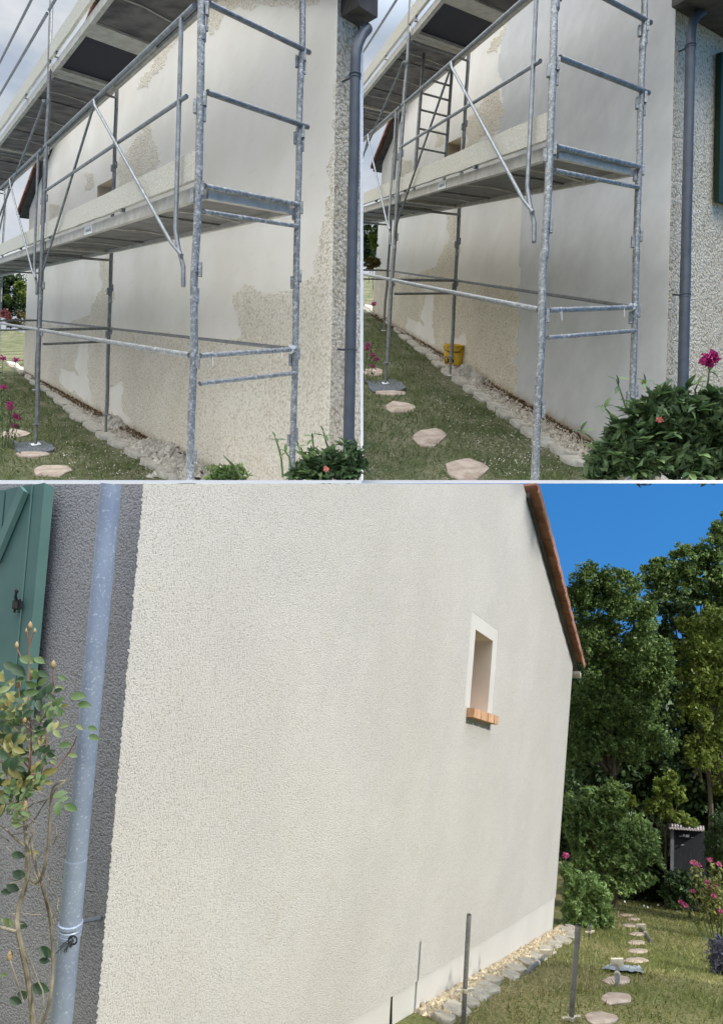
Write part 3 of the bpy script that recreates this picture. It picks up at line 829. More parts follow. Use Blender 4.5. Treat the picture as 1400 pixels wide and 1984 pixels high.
# ================================================================== SCAFFOLDS
CB = dict(top=.462, mid=.327, d0=.165, d1=.187, t0=.193, t1=.238, u0=.688, u1=.712, ut0=.727, ut1=.776, g1=1.02, g2=.872, bot=-.075, bot2=-.117, u_t4=.144)
def foot_c(F, a): return F.g[0] + F.g[1] * a
def slab_c(F, a, b):            # height at which a near post meets the terrace
    lo, hi = -.6, .2
    for _ in range(40):
        mid = (lo + hi) / 2
        if pxl(F.P(a, b, mid))[1] > 931: lo = mid
        else: hi = mid
    return mid
def scaffold(F, label, group):
    t = thing('scaffold', label, 'scaffold', F.G(1, .5), group)
    R0 = .0058 * F.D            # tube radius
    rs = np.random.default_rng(11)
    def jack(a, b):
        cg = foot_c(F, a); cN = cg + .062
        m = MB(); m.tube(F.P(a, b, cg + .004), F.P(a, b, cN + .01), R0 * .68, 10)
        j = m.build('base_jack', galv, t, True)
        m = MB(); q = F.P(a, b, cN); up = F.up
        m.path([q - up * R0 * .5, q - up * R0 * .4, q + up * R0 * .4, q + up * R0 * .5], [R0 * .7, R0 * 1.25, R0 * 1.25, R0 * .7], 8)
        e1 = F.R / np.linalg.norm(F.R); e2 = A(.9, -.3, 0)
        m.cbox(q, e2 * R0 * 2.3, np.cross(up, e2) * R0 * .35, up * R0 * .3)
        m.build('jack_nut', galv_dirty, j)
        m = MB(); q = F.P(a, b, cg) + up * .022
        l = F.L / np.linalg.norm(F.L)
        m.cbox(q, l * .085, e1 * .07, up * .006); m.build('base_plate', sticker_white, j)
        return cN
    def post(a, b, lo, hi, mat):
        n = 14; pts = []
        for k in range(n + 1):
            c = lo + (hi - lo) * k / n
            pts.append(F.P(a, b, c) + (rs.normal(0, .0012 * F.D, 3) * A(1, 0, 0)))
        m = MB(); m.path(pts, R0, 14)
        p = m.build('post', mat, t, True)
        # spigot sleeve where two lengths meet
        return p
    P = {}
    P['P0'] = post(0, 0, slab_c(F, 0, 0), 1.12, galv_dirty)
    P['Q0'] = post(0, 1, slab_c(F, 0, 1), .80, galv_dirty)
    for a, b, hi in ((1, 0, 1.12), (1, 1, .80), (2, 0, 1.12), (2, 1, .80), (3, 1, .80)):
        cN = jack(a, b); post(a, b, cN, hi, galv)
    def rail(nm, p, q, r, mat=galv_clean):
        m = MB(); m.path([p, (p * 2 + q) / 3 + A(0, 0, -.002), (p + 2 * q) / 3 + A(0, 0, -.002), q], r, 12); return m.build(nm, mat, t, True)
    o = -.16                    # rails run on the outer side of the posts
    for j in range(3):
        a0, a1 = j + .012, j + 1 - .012
        rail('guard_rail', F.P(a0, 0 + o * .25, CB['top']), F.P(a1, o * .25, CB['top']), R0 * .72)
        if j == 0: rail('guard_rail', F.P(a0 + .02, o * .25, CB['mid']), F.P(a1 - .01, o * .25, CB['mid']), R0 * .60)
        rail('guard_rail', F.P(a0, o * .25, CB['g1']), F.P(a1, o * .25, CB['g1']), R0 * .72)
        rail('guard_rail', F.P(a0, o * .25, CB['g2']), F.P(a1, o * .25, CB['g2']), R0 * .72)
        if j < 2:
            rail('ledger', F.P(a0, 0, CB['bot']), F.P(a1, 0, CB['bot']), R0 * .78, galv_dirty)
            rail('ledger', F.P(a0, 1, CB['bot']), F.P(a1, 1, CB['bot']), R0 * .62, galv)
        # guard frame: end bar, and the two legs of the V
        m = MB(); q = F.P(j + .055, o * .3, CB['top'])
        m.path([q, F.P(j + .055, o * .3, .12), F.P(j + .045, o * .3, .095), F.P(j + .03, o * .2, .06), F.P(j + .028, o * .2, .03)], R0 * .62, 10)
        m.build('guard_frame_bar', galv_clean, t, True)
        if j == 0:
            m = MB(); m.path([F.P(j + .945, o * .3, CB['top']), F.P(j + .955, o * .3, .10), F.P(j + .975, o * .2, .05)], R0 * .5, 10)
            m.build('guard_frame_bar', galv_clean, t, True)
        if j < 2:
            ap = F.P(j + .502, o * .35, CB['top'] - .004)
            m = MB(); m.path([ap, F.P(j + .49, o * .4, CB['top'] - .02), F.P(j + .06, o * .4, .098), F.P(j + .03, o * .3, .078)], R0 * .52, 10); m.build('brace', galv_clean, t, True)
            m = MB(); m.path([ap, F.P(j + .515, o * .3, CB['top'] - .02), F.P(j + .973, o * .2, .082)], R0 * .48, 10); m.build('brace', galv, t, True)
    # brace clamped high on the second post
    m = MB(); m.path([F.P(1.005, o * .3, .602), F.P(1.05, o * .35, .575), F.P(1.98, o * .3, .255)], R0 * .62, 10); m.build('brace', galv, t, True)
    q = F.P(1.0, 0, .60); up = F.up
    m = MB(); m.path([q - up * .03, q - up * .025, q + up * .025, q + up * .03], [R0, R0 * 1.35, R0 * 1.35, R0], 10); m.cbox(q + A(-R0 * 1.4, -R0, 0), A(.025, 0, 0), A(0, .02, 0), A(0, 0, .02)); m.build('coupler', galv, t)
    # transoms
    for a in (0, 1, 2, 3):
        levels = [(CB['bot'], .72), (CB['bot2'], .62), (CB['u_t4'], .62)]
        if a == 0: levels += [(CB['d1'] - .004, .74), (CB['top'] + .004, .78), (CB['mid'] + .001, .78)]
        else: levels += [(CB['u0'] - .015, .62)]
        if a == 3: levels = levels[2:]
        for c, k in levels:
            over = .10 if (a == 0 and c > .3) else 0.0
            m = MB(); m.tube(F.P(a - .004, .05, c), F.P(a - .004, .985 + over, c), R0 * k, 12); m.build('transom', galv_dirty if a == 0 and c < .3 else galv, t, True)
    # wedge pockets on the posts
    e1 = A(1, 0, 0); e2 = A(0, 1, 0)
    for (a, b) in ((0, 0), (0, 1), (1, 0), (1, 1)):
        for c in (.455, .315, .178, .055, -.083, -.225):
            if a == 1 and c in (.178, -.225): continue
            q = F.P(a, b, c)
            if pxl(q)[1] > 925: continue
            m = MB()
            for s_, dz in ((1, 0), (-1, -.012)):
                if s_ < 0 and (b == 0 and c not in (.315, .178)): continue
                m.cbox(q + e1 * s_ * R0 * 1.25 + e2 * -R0 * .25 + F.U * dz, e1 * R0 * .42, e2 * R0 * .5, F.up * .0105 * F.D)
            if c > .3 and a == 0:
                m.tube(q + e1 * R0 * 1.25 - F.U * .004, q + e1 * R0 * 1.25 - F.U * .034, R0 * .34, 8)
            m.build('wedge_pocket', galv_dirty, t)
            if c in (.455, .055):   # joint sleeve and pin holes
                m = MB(); m.path([q - F.U * .05, q - F.U * .048, q - F.U * .03, q - F.U * .028], [R0 * 1.0, R0 * 1.07, R0 * 1.07, R0], 14); m.build('post_sleeve', galv_dirty, t, True)
    m = MB()
    for (a, b) in ((0, 0), (0, 1), (1, 0), (1, 1)):
        for c in np.arange(-.2, .7, .062):
            q = F.P(a, b, c + rs.uniform(-.01, .01)) + A(R0 * .45, -R0 * .9, 0)
            if pxl(q)[1] < 920 and rs.uniform() > .45: m.path([q - A(0, .002, 0), q + A(0, .004, 0)], R0 * .16, 7)
    tag(m.build('pin_hole', black_iron, t), kind='stuff')
    # decks
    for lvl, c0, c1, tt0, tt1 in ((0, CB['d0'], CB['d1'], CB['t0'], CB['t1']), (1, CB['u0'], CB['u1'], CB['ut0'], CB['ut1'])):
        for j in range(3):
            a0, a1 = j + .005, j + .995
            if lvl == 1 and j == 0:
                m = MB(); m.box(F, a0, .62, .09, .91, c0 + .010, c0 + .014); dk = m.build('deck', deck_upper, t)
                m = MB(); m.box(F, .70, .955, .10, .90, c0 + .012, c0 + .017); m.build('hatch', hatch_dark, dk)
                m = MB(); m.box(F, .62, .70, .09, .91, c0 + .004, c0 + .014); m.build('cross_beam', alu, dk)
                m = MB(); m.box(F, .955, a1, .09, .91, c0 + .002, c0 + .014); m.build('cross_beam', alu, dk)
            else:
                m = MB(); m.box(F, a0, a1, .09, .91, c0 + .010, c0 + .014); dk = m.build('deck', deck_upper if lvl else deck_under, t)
            for bb in ((.035, .09), (.91, .965)):
                m = MB(); m.box(F, a0, a1, bb[0], bb[1], c0, c1); m.build('side_rail', alu, dk)
            for ae in ((a0 - .004, a0 + .010), (a1 - .010, a1 + .004)):
                m = MB(); m.box(F, ae[0], ae[1], .095, .905, c0 + .001, c1 - .001); m.build('end_beam', alu, dk)
            for ar in (.16, .47, .80):
                if lvl == 1 and j == 0 and ar == .80: continue
                m = MB(); pts = []
                for s_ in np.linspace(.11, .89, 15):
                    wv = .010 * (1 / (1 + math.exp(-(s_ - .5) * 22)) - .5)
                    pts.append(F.P(j + ar + wv, s_, c0 + .006 - .002 * math.sin(s_ * 9)))
                m.path(pts, .0017 * F.D, 7); m.build('rib', alu, dk, True)
            for ar in (.25, .68):
                if lvl == 1 and j == 0: continue
                m = MB(); m.box(F, j + ar, j + ar + .012, .1, .9, c0 + .006, c0 + .0105); m.build('cross_beam', deck_upper if lvl else deck_under, dk)
            m = MB(); n_ = 18; prof = []
            vs = []
            for k in range(n_ + 1):
                a = a0 + (a1 - a0) * k / n_
                w0 = rs.uniform(-.0012, .0012)
                vs += [F.P(a, -.01, tt0 + w0), F.P(a, -.01, tt1 + w0 * .6), F.P(a, .03, tt1 + w0 * .6), F.P(a, .03, tt0 + w0)]
            fs = [(k * 4 + e, k * 4 + (e + 1) % 4, (k + 1) * 4 + (e + 1) % 4, (k + 1) * 4 + e) for k in range(n_) for e in range(4)] + [(3, 2, 1, 0), tuple(n_ * 4 + e for e in range(4))]
            m.add(vs, fs); m.build('toe_board', wood, t)
            for ar in (.33, .92):
                m = MB(); m.box(F, j + ar, j + ar + .012, -.006, .032, c1, tt0 + .006); m.build('board_clip', galv, t)
        for b_ in (.22, .62):  # hooks over the end transom of the lower deck
            if lvl == 0:
                q = F.P(.006, b_, CB['d1'] - .004)
                m = MB(); m.path([q + F.up * R0 * 1.05 * math.cos(x) - A(0, R0 * 1.05, 0) * math.sin(x) for x in np.linspace(-1.9, 1.9, 9)], R0 * .28, 7); m.build('deck_hook', galv_dirty, t, True)
    # printed label on the outer rail of the near lower deck
    m = MB(); m.box(F, .545, .605, .031, .0345, CB['d0'] + .001, CB['d1'] - .001); lb = m.build('deck_label', sticker_white, t)
    cu = bpy.data.curves.new('lettering', 'FONT'); cu.body = 'duarib'; cu.size = 1; cu.extrude = 0.0; cu.align_x = 'CENTER'; cu.align_y = 'CENTER'
    tmp = bpy.data.objects.new('tmp_text', cu); COL.objects.link(tmp)
    dg = bpy.context.evaluated_depsgraph_get(); me = bpy.data.meshes.new_from_object(tmp.evaluated_get(dg)); bpy.data.objects.remove(tmp)
    vs = []
    for v in me.vertices: vs.append(F.P(.575 - v.co.x * .0165, .029, (CB['d0'] + CB['d1']) / 2 + v.co.y * .014))
    m = MB(); m.add(vs, [tuple(p.vertices) for p in me.polygons]); m.build('lettering', text_dark, lb)
    # plaster drips and ties at the near lower corner
    m = MB()
    for b_ in (.16, .84):
        q = F.P(-.004, b_, CB['bot']); m.path([q + A(0, -R0 * .8, 0), q + A(.004, -R0 * .9, -.03 * F.D / 5), q + A(.007, -R0, -.085 * F.D / 5)], .0022 * F.D / 5, 5)
        m.path([q + F.up * R0 * .8 * math.cos(x) - A(0, R0 * .8, 0) * math.sin(x) for x in np.linspace(0, 6.2, 10)], .002 * F.D / 5, 5)
    m.build('string_tie', white_paint, t, True)
    m = MB(); q = F.P(-.003, .955, CB['bot'])
    for k in range(14): 
        z = q + rs.normal(0, .014 * F.D / 5, 3); m.cbox(z, A(.012, 0, .004), A(0, .012, 0), A(-.003, 0, .012))
    m.build('plaster_lump', sticker_white, t)
    return t
scaffold(F1, 'galvanised scaffold with two plank decks before the cream scraped wall', 'scaffolds along the gable walls')
scaf2 = scaffold(F2, 'galvanised scaffold holding a ladder before the fresh grey render', 'scaffolds along the gable walls')

# ladder inside the second scaffold
lad = thing('ladder', 'narrow steel ladder rising through the scaffold to the upper deck', 'ladder', F2.P(1.1, .2, CB['d1']))
aL = 1.12
bl, _ = F2.qa(811.5, 200, aL); br, _ = F2.qa(867, 220, aL)
for bb in (bl, br):
    m = MB(); m.tube(F2.P(aL, bb, CB['d1'] + .004), F2.P(aL - .02, bb, CB['u0']), .034, 10); m.build('side_rail', galv, lad, True)
for v in (120, 150, 180, 213, 250, 288):
    _, c = F2.qa(812, v, aL)
    m = MB(); m.tube(F2.P(aL - .005, bl, c), F2.P(aL - .005, br, c), .020, 8); m.build('rung', galv, lad, True)

# ================================================================== THINGS ON THE UPPER LAWNS
rubber = NT('dark_rubber_mat')
_vo = rubber.n('ShaderNodeTexVoronoi'); _vo.inputs['Scale'].default_value = 46; rubber.l(rubber.co, _vo.inputs['Vector'])
rubber.color(rubber.ramp(_vo.outputs['Distance'], .3, .7, (.16, .17, .18), (.05, .055, .06))); rubber.bump(_vo.outputs['Distance'], .8, .012)
rubber = rubber.set(.8)
step_mat = simple('pinkish_stepping_stone', (.27, .205, .155), (.43, .35, .28), 7, .92, 0, (45, .6, .012))
edge_mat = simple('pale_limestone', (.33, .305, .25), (.48, .45, .38), 8, .92, 0, (30, .6, .015))
gravel_mat = simple('pale_gravel', (.30, .26, .20), (.50, .45, .37), 30, .95, island=.35)
rubble_mat = simple('white_render_rubble', (.36, .33, .27), (.50, .47, .40), 30, .95, island=.3)
weeds_brown = foliage('dry_brown_moss', (.10, .055, .022), (.22, .13, .05), trans=.1)

def mat_tile(F, pts, label):
    P_ = [F.gp(u, v) for u, v in pts]; ctr = sum(P_) / 4
    n = 8; vs = []
    for i in range(n + 1):
        for j in range(n + 1):
            x, y = i / n, j / n
            p = P_[0] * (1 - x) * (1 - y) + P_[1] * x * (1 - y) + P_[2] * x * y + P_[3] * (1 - x) * y
            p = p + F.up * (.012 + .05 * max(0, (abs(x - .5) * 2) ** 4) * (1 if (y < .5) == (x < .5) else .25) + .008 * math.sin(i * 2 + j))
            vs.append(p)
    m = MB(); k = n + 1
    top = [(i * k + j, (i + 1) * k + j, (i + 1) * k + j + 1, i * k + j + 1) for i in range(n) for j in range(n)]
    N0 = len(vs); vs2 = [p - F.up * .022 for p in vs]
    m.add(vs + vs2, top + [tuple(N0 + q for q in reversed(f)) for f in top])
    rim = [i * k for i in range(k)] + [n * k + j for j in range(1, k)] + [i * k + n for i in range(n - 1, -1, -1)] + [j for j in range(n - 1, 0, -1)]
    m.f += [(rim[q], rim[(q + 1) % len(rim)], N0 + rim[(q + 1) % len(rim)], N0 + rim[q]) for q in range(len(rim))]
    return tag(m.build('rubber_mat', rubber, None, True, loc=ctr, sharp=50), label, 'mat', 'mats under the scaffold feet')
mat_tile(F1, [(22, 859), (85, 856), (107, 876), (38, 882)], 'dimpled dark rubber mat under a foot of the cream house scaffold')
mat_tile(F2, [(705, 741), (765, 737), (786, 757), (722, 762)], 'dimpled dark rubber mat under a foot of the ladder scaffold')

def steps(F, lst, labels, group, seed):
    for k, ((u, v, wp, hp), lb) in enumerate(zip(lst, labels)):
        tag(stone_px(F, 'stepping_stone', u, v, wp, hp, .022, step_mat, seed=seed + k, n=9), lb, 'stone', group)
steps(F1, [(100, 913, 90, 24), (30, 842, 62, 18), (62, 882, 76, 12)],
      ['large pinkish stepping stone in front of the cream house mat', 'pinkish stepping stone behind the pink flowers and the mat of the cream house', 'pinkish stepping stone half hidden under the dark mat of the cream house'], 'stepping stones on the shaded lawns', 20)
steps(F2, [(772, 790, 70, 25), (832, 848, 72, 34), (905, 912, 96, 42), (720, 722, 46, 16), (756, 763, 62, 10)],
      ['pinkish stepping stone next in front of the ladder scaffold mat', 'middle pinkish stepping stone on the lawn below the grey render', 'nearest pinkish stepping stone at the white terrace edge', 'pinkish stepping stone beside pink flowers behind the ladder scaffold mat', 'pinkish stepping stone under the front of the ladder scaffold mat'], 'stepping stones on the shaded lawns', 40)

def row_stone(F, pts, k, parent, seed, width, th, emat=None):
    rs = np.random.default_rng(seed)
    c = F.gp(*pts[k][:2]); p0 = F.gp(*pts[max(0, k - 1)][:2]); p1 = F.gp(*pts[min(len(pts) - 1, k + 1)][:2])
    span = (p1 - p0) / (2.0 if 0 < k < len(pts) - 1 else 1.0)
    ex = span * rs.uniform(.38, .49); nrm_ = np.cross(F.up, span); nrm_ /= np.linalg.norm(nrm_)
    ey = nrm_ * width * rs.uniform(.42, .6); c = c + nrm_ * rs.normal(0, .02)
    n = 12; pts2 = []
    for q in np.linspace(0, 2 * math.pi, n, False) + rs.uniform(-.12, .12, n):
        x, y = math.cos(q), math.sin(q); mm = max(abs(x), abs(y)) ** .85; r = rs.uniform(.88, 1.06); pts2.append((x / mm * r, y / mm * r))
    tilt = rs.normal(0, .12, 2); vs = []
    for kk, h in ((1.0, -.03), (1.0, th * .6), (.93, th * .95), (.55, th)):
        for x, y in pts2: vs.append(c + ex * x * kk + ey * y * kk + F.up * (h + (th * (tilt[0] * x + tilt[1] * y + rs.uniform(-.10, .10)) if h > 0 else 0)))
    m = MB(); m.add(vs, [(i * n + j, i * n + (j + 1) % n, (i + 1) * n + (j + 1) % n, (i + 1) * n + j) for i in range(3) for j in range(n)] + [tuple(range(3 * n, 4 * n))])
    return m.build('stone', emat or edge_mat, parent, True, loc=c, sharp=35)
def edging(F, pts, label, seed, sz=1.0, width=.30, emat=None):
    t = thing('stone_edging', label, 'edging', F.gp(*pts[len(pts) // 2][:2]), 'rows of pale edging stones')
    for k, (u, v, wp, hp) in enumerate(pts):
        row_stone(F, pts, k, t, seed + k, width, .05 * sz, emat)
    return t
_e1 = [(24, 706, 22, 6), (36, 714, 24, 7), (47, 723, 24, 7), (60, 733, 26, 8), (74, 743, 26, 8), (88, 754, 28, 9), (104, 767, 30, 10), (122, 780, 32, 11), (140, 796, 36, 12), (160, 812, 40, 13), (183, 829, 44, 15), (206, 846, 46, 16), (238, 862, 50, 16), (266, 881, 56, 19), (302, 902, 62, 22), (336, 922, 64, 22)]
edging(F1, _e1, 'row of pale stones along the foot of the cream wall', 100)
_e2 = [(716, 596, 22, 6), (728, 606, 22, 6), (742, 617, 24, 7), (757, 629, 24, 8), (773, 642, 26, 8), (788, 655, 28, 9), (804, 668, 28, 9), (820, 681, 30, 10), (836, 694, 32, 11), (852, 708, 34, 12), (872, 724, 36, 12), (893, 740, 38, 13), (914, 757, 42, 14), (938, 774, 44, 15), (963, 791, 46, 15), (985, 807, 46, 15), (1010, 824, 48, 16), (1036, 843, 50, 17), (1062, 860, 52, 18), (1090, 877, 54, 19), (1118, 896, 54, 20)]
edging(F2, _e2, 'row of pale stones along the foot of the grey rendered wall', 140)

def strip_points(F, e, n, rs, off0, off1, wall_b=BW - .06):
    """Points between the edging row and the wall foot."""
    k = rs.integers(0, len(e) - 1, n); f = rs.uniform(0, 1, n)
    pts = []
    for kk, ff in zip(k, f):
        u = e[kk][0] * (1 - ff) + e[kk + 1][0] * ff; v = e[kk][1] * (1 - ff) + e[kk + 1][1] * ff
        a, b = F.gq(u, v)
        bb = b + (wall_b - b) * rs.uniform(off0, off1)
        pts.append(F.G(a + rs.normal(0, .01), bb, rs.uniform(0, .02)))
    return np.array(pts)
rs = np.random.default_rng(21)
chips('gravel', strip_points(F1, _e1, 9000, rs, .05, 1.0), .028, gravel_mat, 'loose gravel between the pale stones and the cream wall', rs)
chips('gravel', strip_points(F2, _e2, 9000, rs, .05, 1.0), .030, gravel_mat, 'loose gravel between the pale stones and the grey rendered wall', rs)
# heaps of knocked-off render
def heap(F, cs, n, size, label, seed):
    rs = np.random.default_rng(seed); pts = []
    for (u, v, ru, rv, hh) in cs:
        c = F.gp(u, v); ex = F.gp(u + ru, v) - c; ey = F.gp(u, v - rv) - c
        q = rs.normal(0, .5, (n, 2)); r2 = (q ** 2).sum(1)
        pts.append(c + q[:, :1] * ex + q[:, 1:] * ey + F.up * (hh * np.exp(-r2 * 1.2) * rs.uniform(.3, 1, n))[:, None])
    return chips('rubble', np.concatenate(pts), size, rubble_mat, label, rs)
heap(F1, [(218, 822, 26, 10, .10), (330, 885, 40, 20, .14), (290, 870, 30, 12, .08), (360, 915, 40, 14, .12)], 900, .05, 'heap of broken white render at the foot of the cream wall', 5)
heap(F2, [(905, 722, 22, 10, .12), (925, 738, 20, 8, .08)], 500, .045, 'heap of broken render beside the yellow bucket', 6)
# dry moss line where wall and ground meet
def moss(F, n, label, seed, a0, a1):
    rs = np.random.default_rng(seed); a = rs.uniform(a0, a1, n); b = BW - rs.uniform(.0, .16, n) ** 1.0
    C = np.stack([F.G(x, y, rs.uniform(0, .05)) for x, y in zip(a, b)])
    V, Q = leaf_mesh_arrays(C, .05, .35, rs)
    tag(mesh_arrays('dry_moss', V, Q, weeds_brown), label, 'moss', kind='stuff')
moss(F1, 4200, 'brown dry moss along the foot of the cream wall', 8, .55, 2.65)
moss(F2, 4200, 'brown dry moss along the foot of the grey rendered wall', 9, .05, 2.6)

# grass of the shaded lawns
grass_mat = foliage('shaded_grass_blades', (.075, .115, .03), (.25, .28, .11), trans=.2)
def keepF(F, e, ulo, uhi):
    eu = np.array([p[0] for p in e], float); ev = np.array([p[1] for p in e], float)
    def keep(u, v, a, b):
        lim = np.interp(u, eu, ev) + 3
        patch = vnoise(a * 40 + 500, b * 40 + 500, 9, 77)
        dist = v - lim
        return (u > ulo) & (u < uhi) & (v < 932) & (dist > 0) & ((dist > 34) | (patch > .1)) & ((patch > -.75))
    return keep
rs = np.random.default_rng(31)
grass_blades('grass', F1, ((.25, 4.2), (-4.5, 1.3)), 130000, .055, grass_mat, 'short tufted grass below the cream scaffolded house', rs, keepF(F1, _e1, -30, 370), .10)
grass_blades('grass', F2, ((.1, 3.6), (-5.5, 1.3)), 150000, .060, grass_mat, 'short tufted grass below the grey rendered house', rs, keepF(F2, _e2, 696, 1140), .10)
# fallen crumbs of plaster strewn over the grass
def crumbs(F, n, polyg, label, seed):
    rs = np.random.default_rng(seed); P_ = np.array(polyg, float); u = rs.uniform(P_[:, 0].min(), P_[:, 0].max(), n * 3); v = rs.uniform(P_[:, 1].min(), P_[:, 1].max(), n * 3)
    ok = in_poly(u, v, polyg); u, v = u[ok][:n], v[ok][:n]
    pts = np.array([F.gp(x, y, rs.uniform(.01, .04)) for x, y in zip(u, v)])
    chips('plaster_crumbs', pts, .009, rubble_mat, label, rs)
crumbs(F1, 420, [(90, 780), (150, 800), (330, 928), (130, 930), (120, 880)], 'white plaster crumbs strewn on the grass by the cream house', 51)
crumbs(F2, 600, [(790, 690), (850, 720), (1110, 910), (960, 928), (840, 800)], 'white plaster crumbs strewn on the grass by the grey render', 52)

# yellow bucket
yel = simple('yellow_plastic', (.62, .36, .012), (.70, .43, .02), 4, .4, spec=.5)
cB_ = F2.gp(877, 708); dpx = cB_[1] / FPX
bk = thing('bucket', 'yellow plastic mortar bucket standing behind a scaffold foot', 'bucket', cB_)
up = A(0.02, 0, 1); ax = A(1, 0, 0); ay = A(0, .9, .28)
def ring(r, z, n=28): return [cB_ + up * z * dpx + r * dpx * (math.cos(q) * ax + math.sin(q) * ay) for q in np.linspace(0, 2 * math.pi, n, False)]
prof = [(17.5, 1), (20, 37), (21.6, 37.2), (21.8, 40.5), (20.5, 41), (19.8, 36), (17, 3)]
vs = [p for r, z in prof for p in ring(r, z)]; n = 28
m = MB(); m.add(vs, [(i * n + j, i * n + (j + 1) % n, (i + 1) * n + (j + 1) % n, (i + 1) * n + j) for i in range(len(prof) - 1) for j in range(n)] + [tuple(range(6 * n, 7 * n)), tuple(range(n - 1, -1, -1))])
m.build('body', yel, bk, True, sharp=30)
def bucket_text(body, sz, zc, q0, nm, bold=0.0):
    cu = bpy.data.curves.new('lettering', 'FONT'); cu.body = body; cu.size = 1; cu.align_x = 'LEFT'; cu.align_y = 'CENTER'; cu.offset = bold
    tmp = bpy.data.objects.new('tmp_text', cu); COL.objects.link(tmp)
    dg = bpy.context.evaluated_depsgraph_get(); me = bpy.data.meshes.new_from_object(tmp.evaluated_get(dg)); bpy.data.objects.remove(tmp)
    vs = []
    for v in me.vertices:
        z = zc + v.co.y * sz; r = 17.5 + 2.5 * z / 37 + .25; q = q0 + v.co.x * sz / r
        vs.append(cB_ + up * z * dpx + r * dpx * (math.cos(q) * ax + math.sin(q) * ay))
    m = MB(); m.add(vs, [tuple(p.vertices) for p in me.polygons]); m.build(nm, text_dark if False else black_iron, bk)
bucket_text('to', 24, 12, math.pi + .35, 'lettering', .04)
m = MB(); _q = math.pi + .75
while _q < math.pi + 2.2:
    _w = rng.uniform(.03, .09); r_ = 17.5 + 2.5 * 27 / 37 + .25
    m.add([cB_ + up * z * dpx + r_ * dpx * (math.cos(q) * ax + math.sin(q) * ay) for q, z in ((_q, 25.8), (_q + _w, 25.8), (_q + _w, 27.8), (_q, 27.8))], [(0, 1, 2, 3)]); _q += _w + .04
m.build('printed_line', black_iron, bk)
m = MB(); m.path([cB_ + up * z * dpx + r * dpx * (math.cos(q) * ax + math.sin(q) * ay) for r, z, q in ((21, 36, 3.3), (22.5, 30, 3.7), (22.5, 27, 4.3), (22, 28, 5.0), (21, 35, 5.7))], .006, 6)
m.build('handle', black_iron, bk, True)

# ================================================================== PLANTS
leaf_dark = foliage('dark_tree_leaves', (.022, .048, .017), (.085, .135, .038), trans=.15, scale=1.2)
leaf_mid = foliage('mid_green_tree_leaves', (.09, .17, .05), (.29, .39, .12), trans=.35, scale=1.2)
leaf_yel = foliage('yellow_green_leaves', (.095, .15, .026), (.30, .36, .065), trans=.35, scale=1.5)
leaf_shrub = foliage('glossy_shrub_leaves', (.095, .175, .05), (.32, .43, .135), trans=.35, scale=3)
leaf_peony = foliage('peony_leaves', (.045, .085, .032), (.12, .18, .065), trans=.2, scale=6)
leaf_rose = foliage('rose_leaves', (.045, .085, .025), (.13, .19, .06), trans=.3, scale=8)
leaf_hedge = foliage('hedge_leaves', (.016, .035, .010), (.06, .10, .022), trans=.15, scale=2)
bark = simple('grey_brown_bark', (.07, .055, .04), (.14, .115, .085), 10, .95, 0, (40, .8, .01))
cane = simple('rose_cane', (.09, .075, .05), (.22, .19, .135), 22, .9, 0, (60, .6, .004))
stem_green = simple('green_stem', (.06, .10, .03), (.12, .16, .06), 10, .7)
stem_red = simple('reddish_stem', (.15, .06, .04), (.22, .10, .06), 10, .7)
pink_petal = foliage('pink_petals', (.42, .05, .16), (.62, .16, .30), trans=.2)
magenta_petal = foliage('magenta_petals', (.40, .015, .15), (.58, .06, .26), trans=.2)
coral_petal = foliage('coral_petals', (.60, .16, .13), (.75, .30, .24), trans=.2)
pale_pink = foliage('pale_pink_petals', (.50, .18, .24), (.70, .36, .42), trans=.2)
lav_petal = foliage('lavender_spikes', (.05, .05, .075), (.10, .10, .14), trans=.1)

def tree(name, label, cat, base, clumps, n_per_px, leaf_px, mat, d, trunk_r, group=None, seed=0, asp=.6, crown_name='crown', limbs=True, shell=.35):
    rs = np.random.default_rng(seed)
    t = thing(name, label, cat, base, group)
    pts = []
    for (u, v, ru, rv) in clumps:
        c, r = px_clump(u, v, ru, rv, d)
        nn_ = int(ru * rv * n_per_px); K = 9
        pts.append(clump_points(c, r * .8, nn_ // 4, rs, shell))
        for _ in range(K):
            dd_ = rs.normal(size=3); dd_ /= np.linalg.norm(dd_)
            pts.append(clump_points(c + dd_ * r * rs.uniform(.55, .85), r * rs.uniform(.25, .45), nn_ // K, rs, .25))
    C = np.concatenate(pts)
    spray = []
    for (u, v, ru, rv) in clumps:
        c, r = px_clump(u, v, ru, rv, d)
        for _ in range(5):
            dd_ = rs.normal(size=3) + A(.3, -.5, .4); dd_ /= np.linalg.norm(dd_)
            f_ = rs.uniform(.8, 1.22, 26)[:, None]; spray.append(c + dd_ * r * f_ + rs.normal(0, 1, (26, 3)) * r * .07)
    C = np.concatenate([C] + spray)
    V, Q = leaf_mesh_arrays(C, leaf_px / FPX * d, asp, rs)
    tag(mesh_arrays(crown_name, V, Q, mat, t))
    cs = [px_clump(u, v, ru, rv, d)[0] for (u, v, ru, rv) in clumps]
    top = sum(cs) / len(cs)
    m = MB(); b_ = np.asarray(base, float)
    m.path([b_, b_ * .6 + top * .4 + rs.normal(0, .05, 3), b_ * .2 + top * .8], [trunk_r, trunk_r * .75, trunk_r * .4], 9)
    m.build('trunk', bark, t, True)
    if limbs:
        for c in cs:
            s_ = b_ * .45 + top * .55 + rs.normal(0, .08, 3); mid = (s_ + c) / 2 + rs.normal(0, .12, 3) * trunk_r * 4
            m = MB(); m.path([s_, mid, c], [trunk_r * .35, trunk_r * .22, trunk_r * .07], 6); m.build('limb', bark, t, True)
    return t

